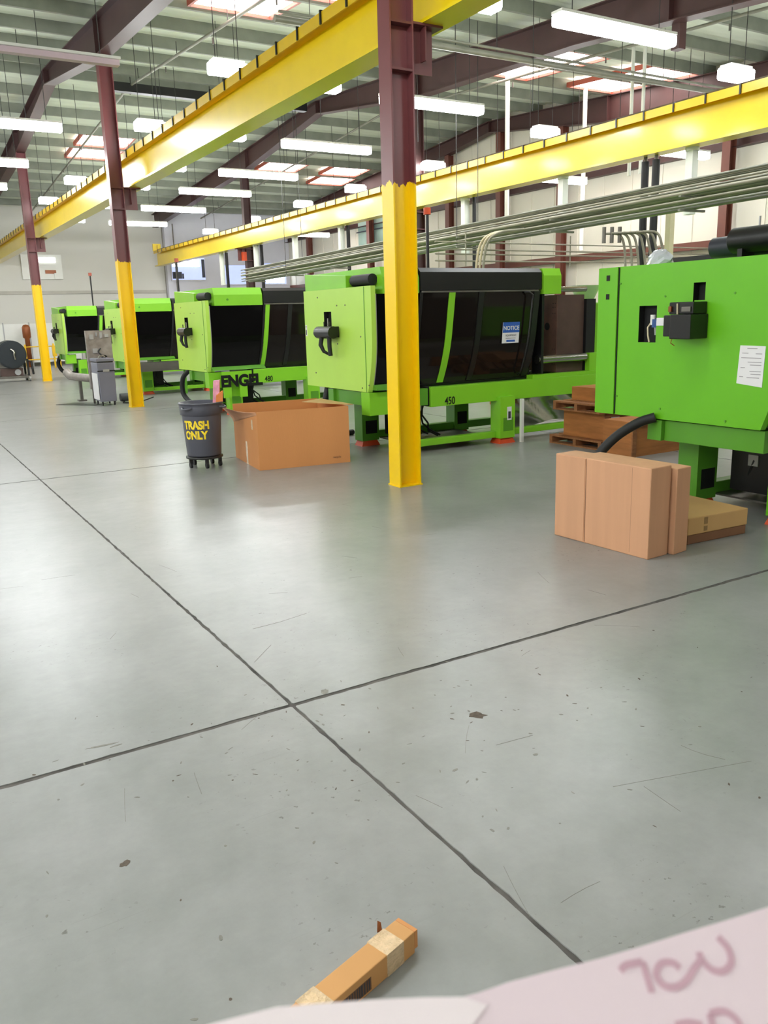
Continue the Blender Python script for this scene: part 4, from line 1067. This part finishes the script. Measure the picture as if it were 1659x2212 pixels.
t = thing('control_panel', 'tall worn steel panel with fittings standing behind the grey cabinet', 'panel', (3.80, 18.45, 0))
pb = MB().box(0, .52, 0, .10, .30, 1.52).build('panel_body', mat('worn_steel', (150, 142, 136), .45, .4, var=.25, scale=6), t)
for (x, z, w_, h_) in ((.07, 1.34, .08, .10), (.20, 1.40, .03, .08), (.28, 1.36, .05, .12), (.11, 1.05, .10, .10), (.06, .9, .06, .06), (.38, 1.38, .08, .06)):
    MB().box(x, x+w_, -.03, 0, z, z+h_).build('fitting', GREYL, pb)
MB().cyl((.33, -.06, .95), (.33, -.001, .95), .06, n=14).build('motor', BLACK, pb)
MB().tube(arc([(.27, -.03, 1.15), (.22, -.06, 1.08), (.28, -.08, .98), (.30, -.08, .88)], 5), .015, 6).build('hose', BLACK, pb)
for x in (.03, .46): MB().box(x, x+.04, .03, .07, 0, .30).build('leg', STEELD, t)
t = thing('steel_chute', 'worn steel tube pointing left from behind the grey cabinet', 'tube', (3.0, 19.2, .5))
MB((3.0, 19.2, .5)).tube([(3.95, 18.9, .50), (3.75, 19.3, .52), (3.62, 19.6, .54), (3.58, 19.75, .62)], [.09, .09, .09, .10], 14).build('tube_body', mat('worn_steel', (150, 142, 136)), t)
MB((3.0, 19.2, .5)).box(3.72, 3.78, 19.25, 19.35, 0, .44).build('leg', STEELD, t)
MB((3.0, 19.2, .5)).box(3.67, 3.84, 19.2, 19.4, 0, .03).build('foot', STEELD, t)
tag(MB((3.6, 18.6, 0)).prism([(3.1, 18.75), (3.75, 17.95), (4.1, 18.35), (3.5, 18.95)], 'z', 0.0, .008).build('floor_mat', BLACK), 'thin black mat on the floor left of the grey cabinet', 'mat')
bpy.data.objects['floor_mat'].location = (3.6, 18.6, 0)
t = thing('air_bottle', 'small grey canister on the floor behind the second column', 'canister', (4.45, 18.3, 0))
MB((4.45, 18.3, 0)).cyl((4.35, 18.3, .10), (4.68, 18.3, .10), .085, n=16).build('canister_body', mat('slate_grey', (76, 80, 84), .5), t)
for x in (4.40, 4.60): MB((4.45, 18.3, 0)).box(x, x+.03, 18.24, 18.36, 0, .03).build('foot', BLACK, t)
o_ = MB((4.4, 18.0, 0)).tube(arc([(4.3, 17.9, .02), (4.5, 17.75, .012), (4.7, 18.0, .012), (4.9, 18.3, .012), (5.2, 18.8, .012)], 6), .012, 6).build('floor_cable', RUBBER); o_.location = (4.4, 18.0, 0)
tag(o_, 'black cable lying on the floor behind the second column', 'cable')
# steel base under press behind second column
t = thing('work_platform', 'long grey steel platform under the window of the press behind the second column', 'platform', (5.2, 19.3, 0))
MB((5.2, 19.3, 0)).box(5.0, 6.2, 19.2, 19.62, .56, .76).build('deck', STEELD, t)
for x in (5.05, 6.1):
    MB((5.2, 19.3, 0)).box(x, x+.05, 19.25, 19.3, 0, .56).build('leg', GREEN_D, t)
# black drum cart
t = thing('drum_cart', 'black round drum on a wheeled cart at the left edge', 'cart', (3.5, 28.05, 0))
MB().cyl((.0, -.30, .82), (.0, .45, .82), .42, n=32).build('drum', mat('drum_black', (32, 38, 44), .4), t)
MB().cyl((.0, -.32, .82), (.0, -.301, .82), .39, n=32).build('drum_cap', mat('drum_black', (32, 38, 44)), t)
MB().tube(arc([(-.02, -.33, .98), (.06, -.38, .90), (.05, -.38, .80), (.07, -.34, .68)], 5), .03, 8).build('drum_handle', STEEL, t)
for x in (-.44, .42):
    for y in (-.28, .4): MB().box(x-.03, x+.03, y, y+.05, .12, .68).build('cart_post', RUBBER, t)
for x in (-.52, .52): MB().tube([(x*.84, -.27, .62), (x, -.32, .60), (x*1.05, -.33, .2)], .03, 8).build('push_handle', BLACK, t)
MB().box(-.46, .46, -.30, .46, .10, .17).build('cart_deck', STEELD, t)
MB().box(-.36, .28, -.2, .3, .171, .40).build('motor_box', mat('brown_motor', (86, 66, 60), .6, var=.2), t)
MB().cyl((.12, -.24, .28), (.12, -.2, .28), .09, n=16).build('motor_cap', GREYL, t)
for x in (-.48, .44):
    for y in (-.22, .40):
        MB().cyl((x-.03, y, .095), (x+.03, y, .095), .095, n=16).build('wheel', GREYL, t)
# yellow guard railing
t = thing('guard_rail', 'yellow guard railing on the far floor behind the farthest yellow column', 'railing', (5.9, 35.6, 0))
for x in (5.0, 6.05, 6.25):
    MB((5.9, 35.6, 0)).box(x-.03, x+.03, 35.57, 35.63, .0, .95).build('rail_post', YELLOW, t)
for z in (.35, .85):
    MB((5.9, 35.6, 0)).cyl((4.4, 35.6, z), (6.25, 35.6, z), .022, n=8).build('rail_bar', YELLOW, t)
MB((5.9, 35.6, 0)).box(5.98, 6.14, 35.5, 35.57, .45, .85).build('gate_box', YELLOW, t)
# white shelving / boards at the far left
t = thing('white_partition', 'white partition panels against the far wall at the left', 'partition', (4.5, 37.9, 0))
for k in range(4):
    x = 3.6+1.0*k
    MB((4.5, 37.9, 0)).box(x, x+.96, 37.88, 37.95, .15, 1.75).build('panel', WHITE, t)
    MB((4.5, 37.9, 0)).box(x+.96, x+1.0, 37.86, 37.97, .0, 1.8).build('panel_post', GREYL, t)
t = thing('copper_vessel', 'brown rounded vessel standing by the far white partition', 'vessel', (5.35, 37.2, 0))
MB().lathe([(0, 0), (.10, 0), (.10, 1.15), (.16, 1.2), (.16, 1.6), (.10, 1.7), (0, 1.72)], n=16).build('vessel_body', COPPER, t)
# windows
def struct_window(name, y, x0, x1, z0, z1):
    t = bpy.data.objects.new(name, None); COL.objects.link(t); t['kind'] = 'structure'; t.location = (x0, y, z0); return t
o_ = (5.65, Y1H, 3.55)
w1 = struct(MB(o_).box(5.65, 7.25, Y1H-.12, Y1H-.001, 3.55, 4.55).build('window_1', WHITE)); w1.location = o_
for k in range(4): MB(o_).box(6.35, 7.0, Y1H-.14, Y1H-.121, 4.36-.12*k, 4.42-.12*k).build('blind_slat', SCREENB if k < 2 else WHITE, w1)
MB(o_).box(6.55, 6.98, Y1H-.16, Y1H-.121, 3.78, 3.92).build('shade_box', COPPER, w1)
MB(o_).box(6.9, 7.22, Y1H-.18, Y1H-.121, 3.56, 3.80).build('wall_unit', WHITE, w1)
yo = Y1H-.35
def office_window(name, x0, x1, z0, z1, panes, strips):
    o_ = (x0, yo, z0)
    w_ = struct(MB(o_).box(x0, x1, yo-.03, yo-.001, z0, z1).build(name, SCREEN)); w_.location = o_
    for (a, b_, c, d) in ((x0-.05, x0, z0-.05, z1+.05), (x1, x1+.05, z0-.05, z1+.05), (x0, x1, z0-.05, z0), (x0, x1, z1, z1+.05)):
        MB(o_).box(a, b_, yo-.06, yo-.001, c, d).build('window_frame', WALLO, w_)
    for (a, b_, c, d) in panes: MB(o_).box(a, b_, yo-.045, yo-.031, c, d).build('window_blind', FRAMEB, w_)
    for (a, b_, c, d) in strips: MB(o_).box(a, b_, yo-.045, yo-.031, c, d).build('lit_pane', SCREENB, w_)
office_window('window_2', 11.9, 13.45, 3.50, 4.45, [(11.92, 12.35, 3.55, 3.85), (13.3, 13.44, 3.6, 4.4), (12.36, 12.44, 3.55, 3.78)], [(11.93, 13.2, 4.08+.09*k, 4.14+.09*k) for k in range(4)])
office_window('window_3', 14.4, 15.7, 3.30, 4.15, [], [(15.5, 15.65, 3.4, 3.9)])
office_window('window_4', 16.4, 17.5, 3.30, 4.25, [], [(16.45+.2*k, 16.6+.2*k, 3.35, 3.85) for k in range(5)])
o_ = (X1H, 28.7, 4.5)
w5 = struct(MB(o_).box(X1H-.06, X1H-.021, 28.7, 31.2, 4.5, 5.7).build('window_5', GLASSG)); w5.location = o_
for (a, b_, c, d) in ((28.6, 31.3, 4.4, 4.5), (28.6, 31.3, 5.0, 5.04), (29.9, 29.96, 4.5, 5.7)):
    MB(o_).box(X1H-.09, X1H-.061, a, b_, c, d).build('window_bar', FRAMEB, w5)
# thin pipes on the far wall near the beam end
for k, x in enumerate((11.55, 12.05)):
    o_ = (x, Y1H-.5, 0)
    b_ = MB(o_).cyl((x, Y1H-.5, 0), (x, Y1H-.5, 5.9), .025, n=8).build('wall_conduit', STEELD); b_.location = o_
    tag(b_, f'{"left" if k == 0 else "right"} of two thin dark conduits rising past the far end of the second crane beam', 'pipe')
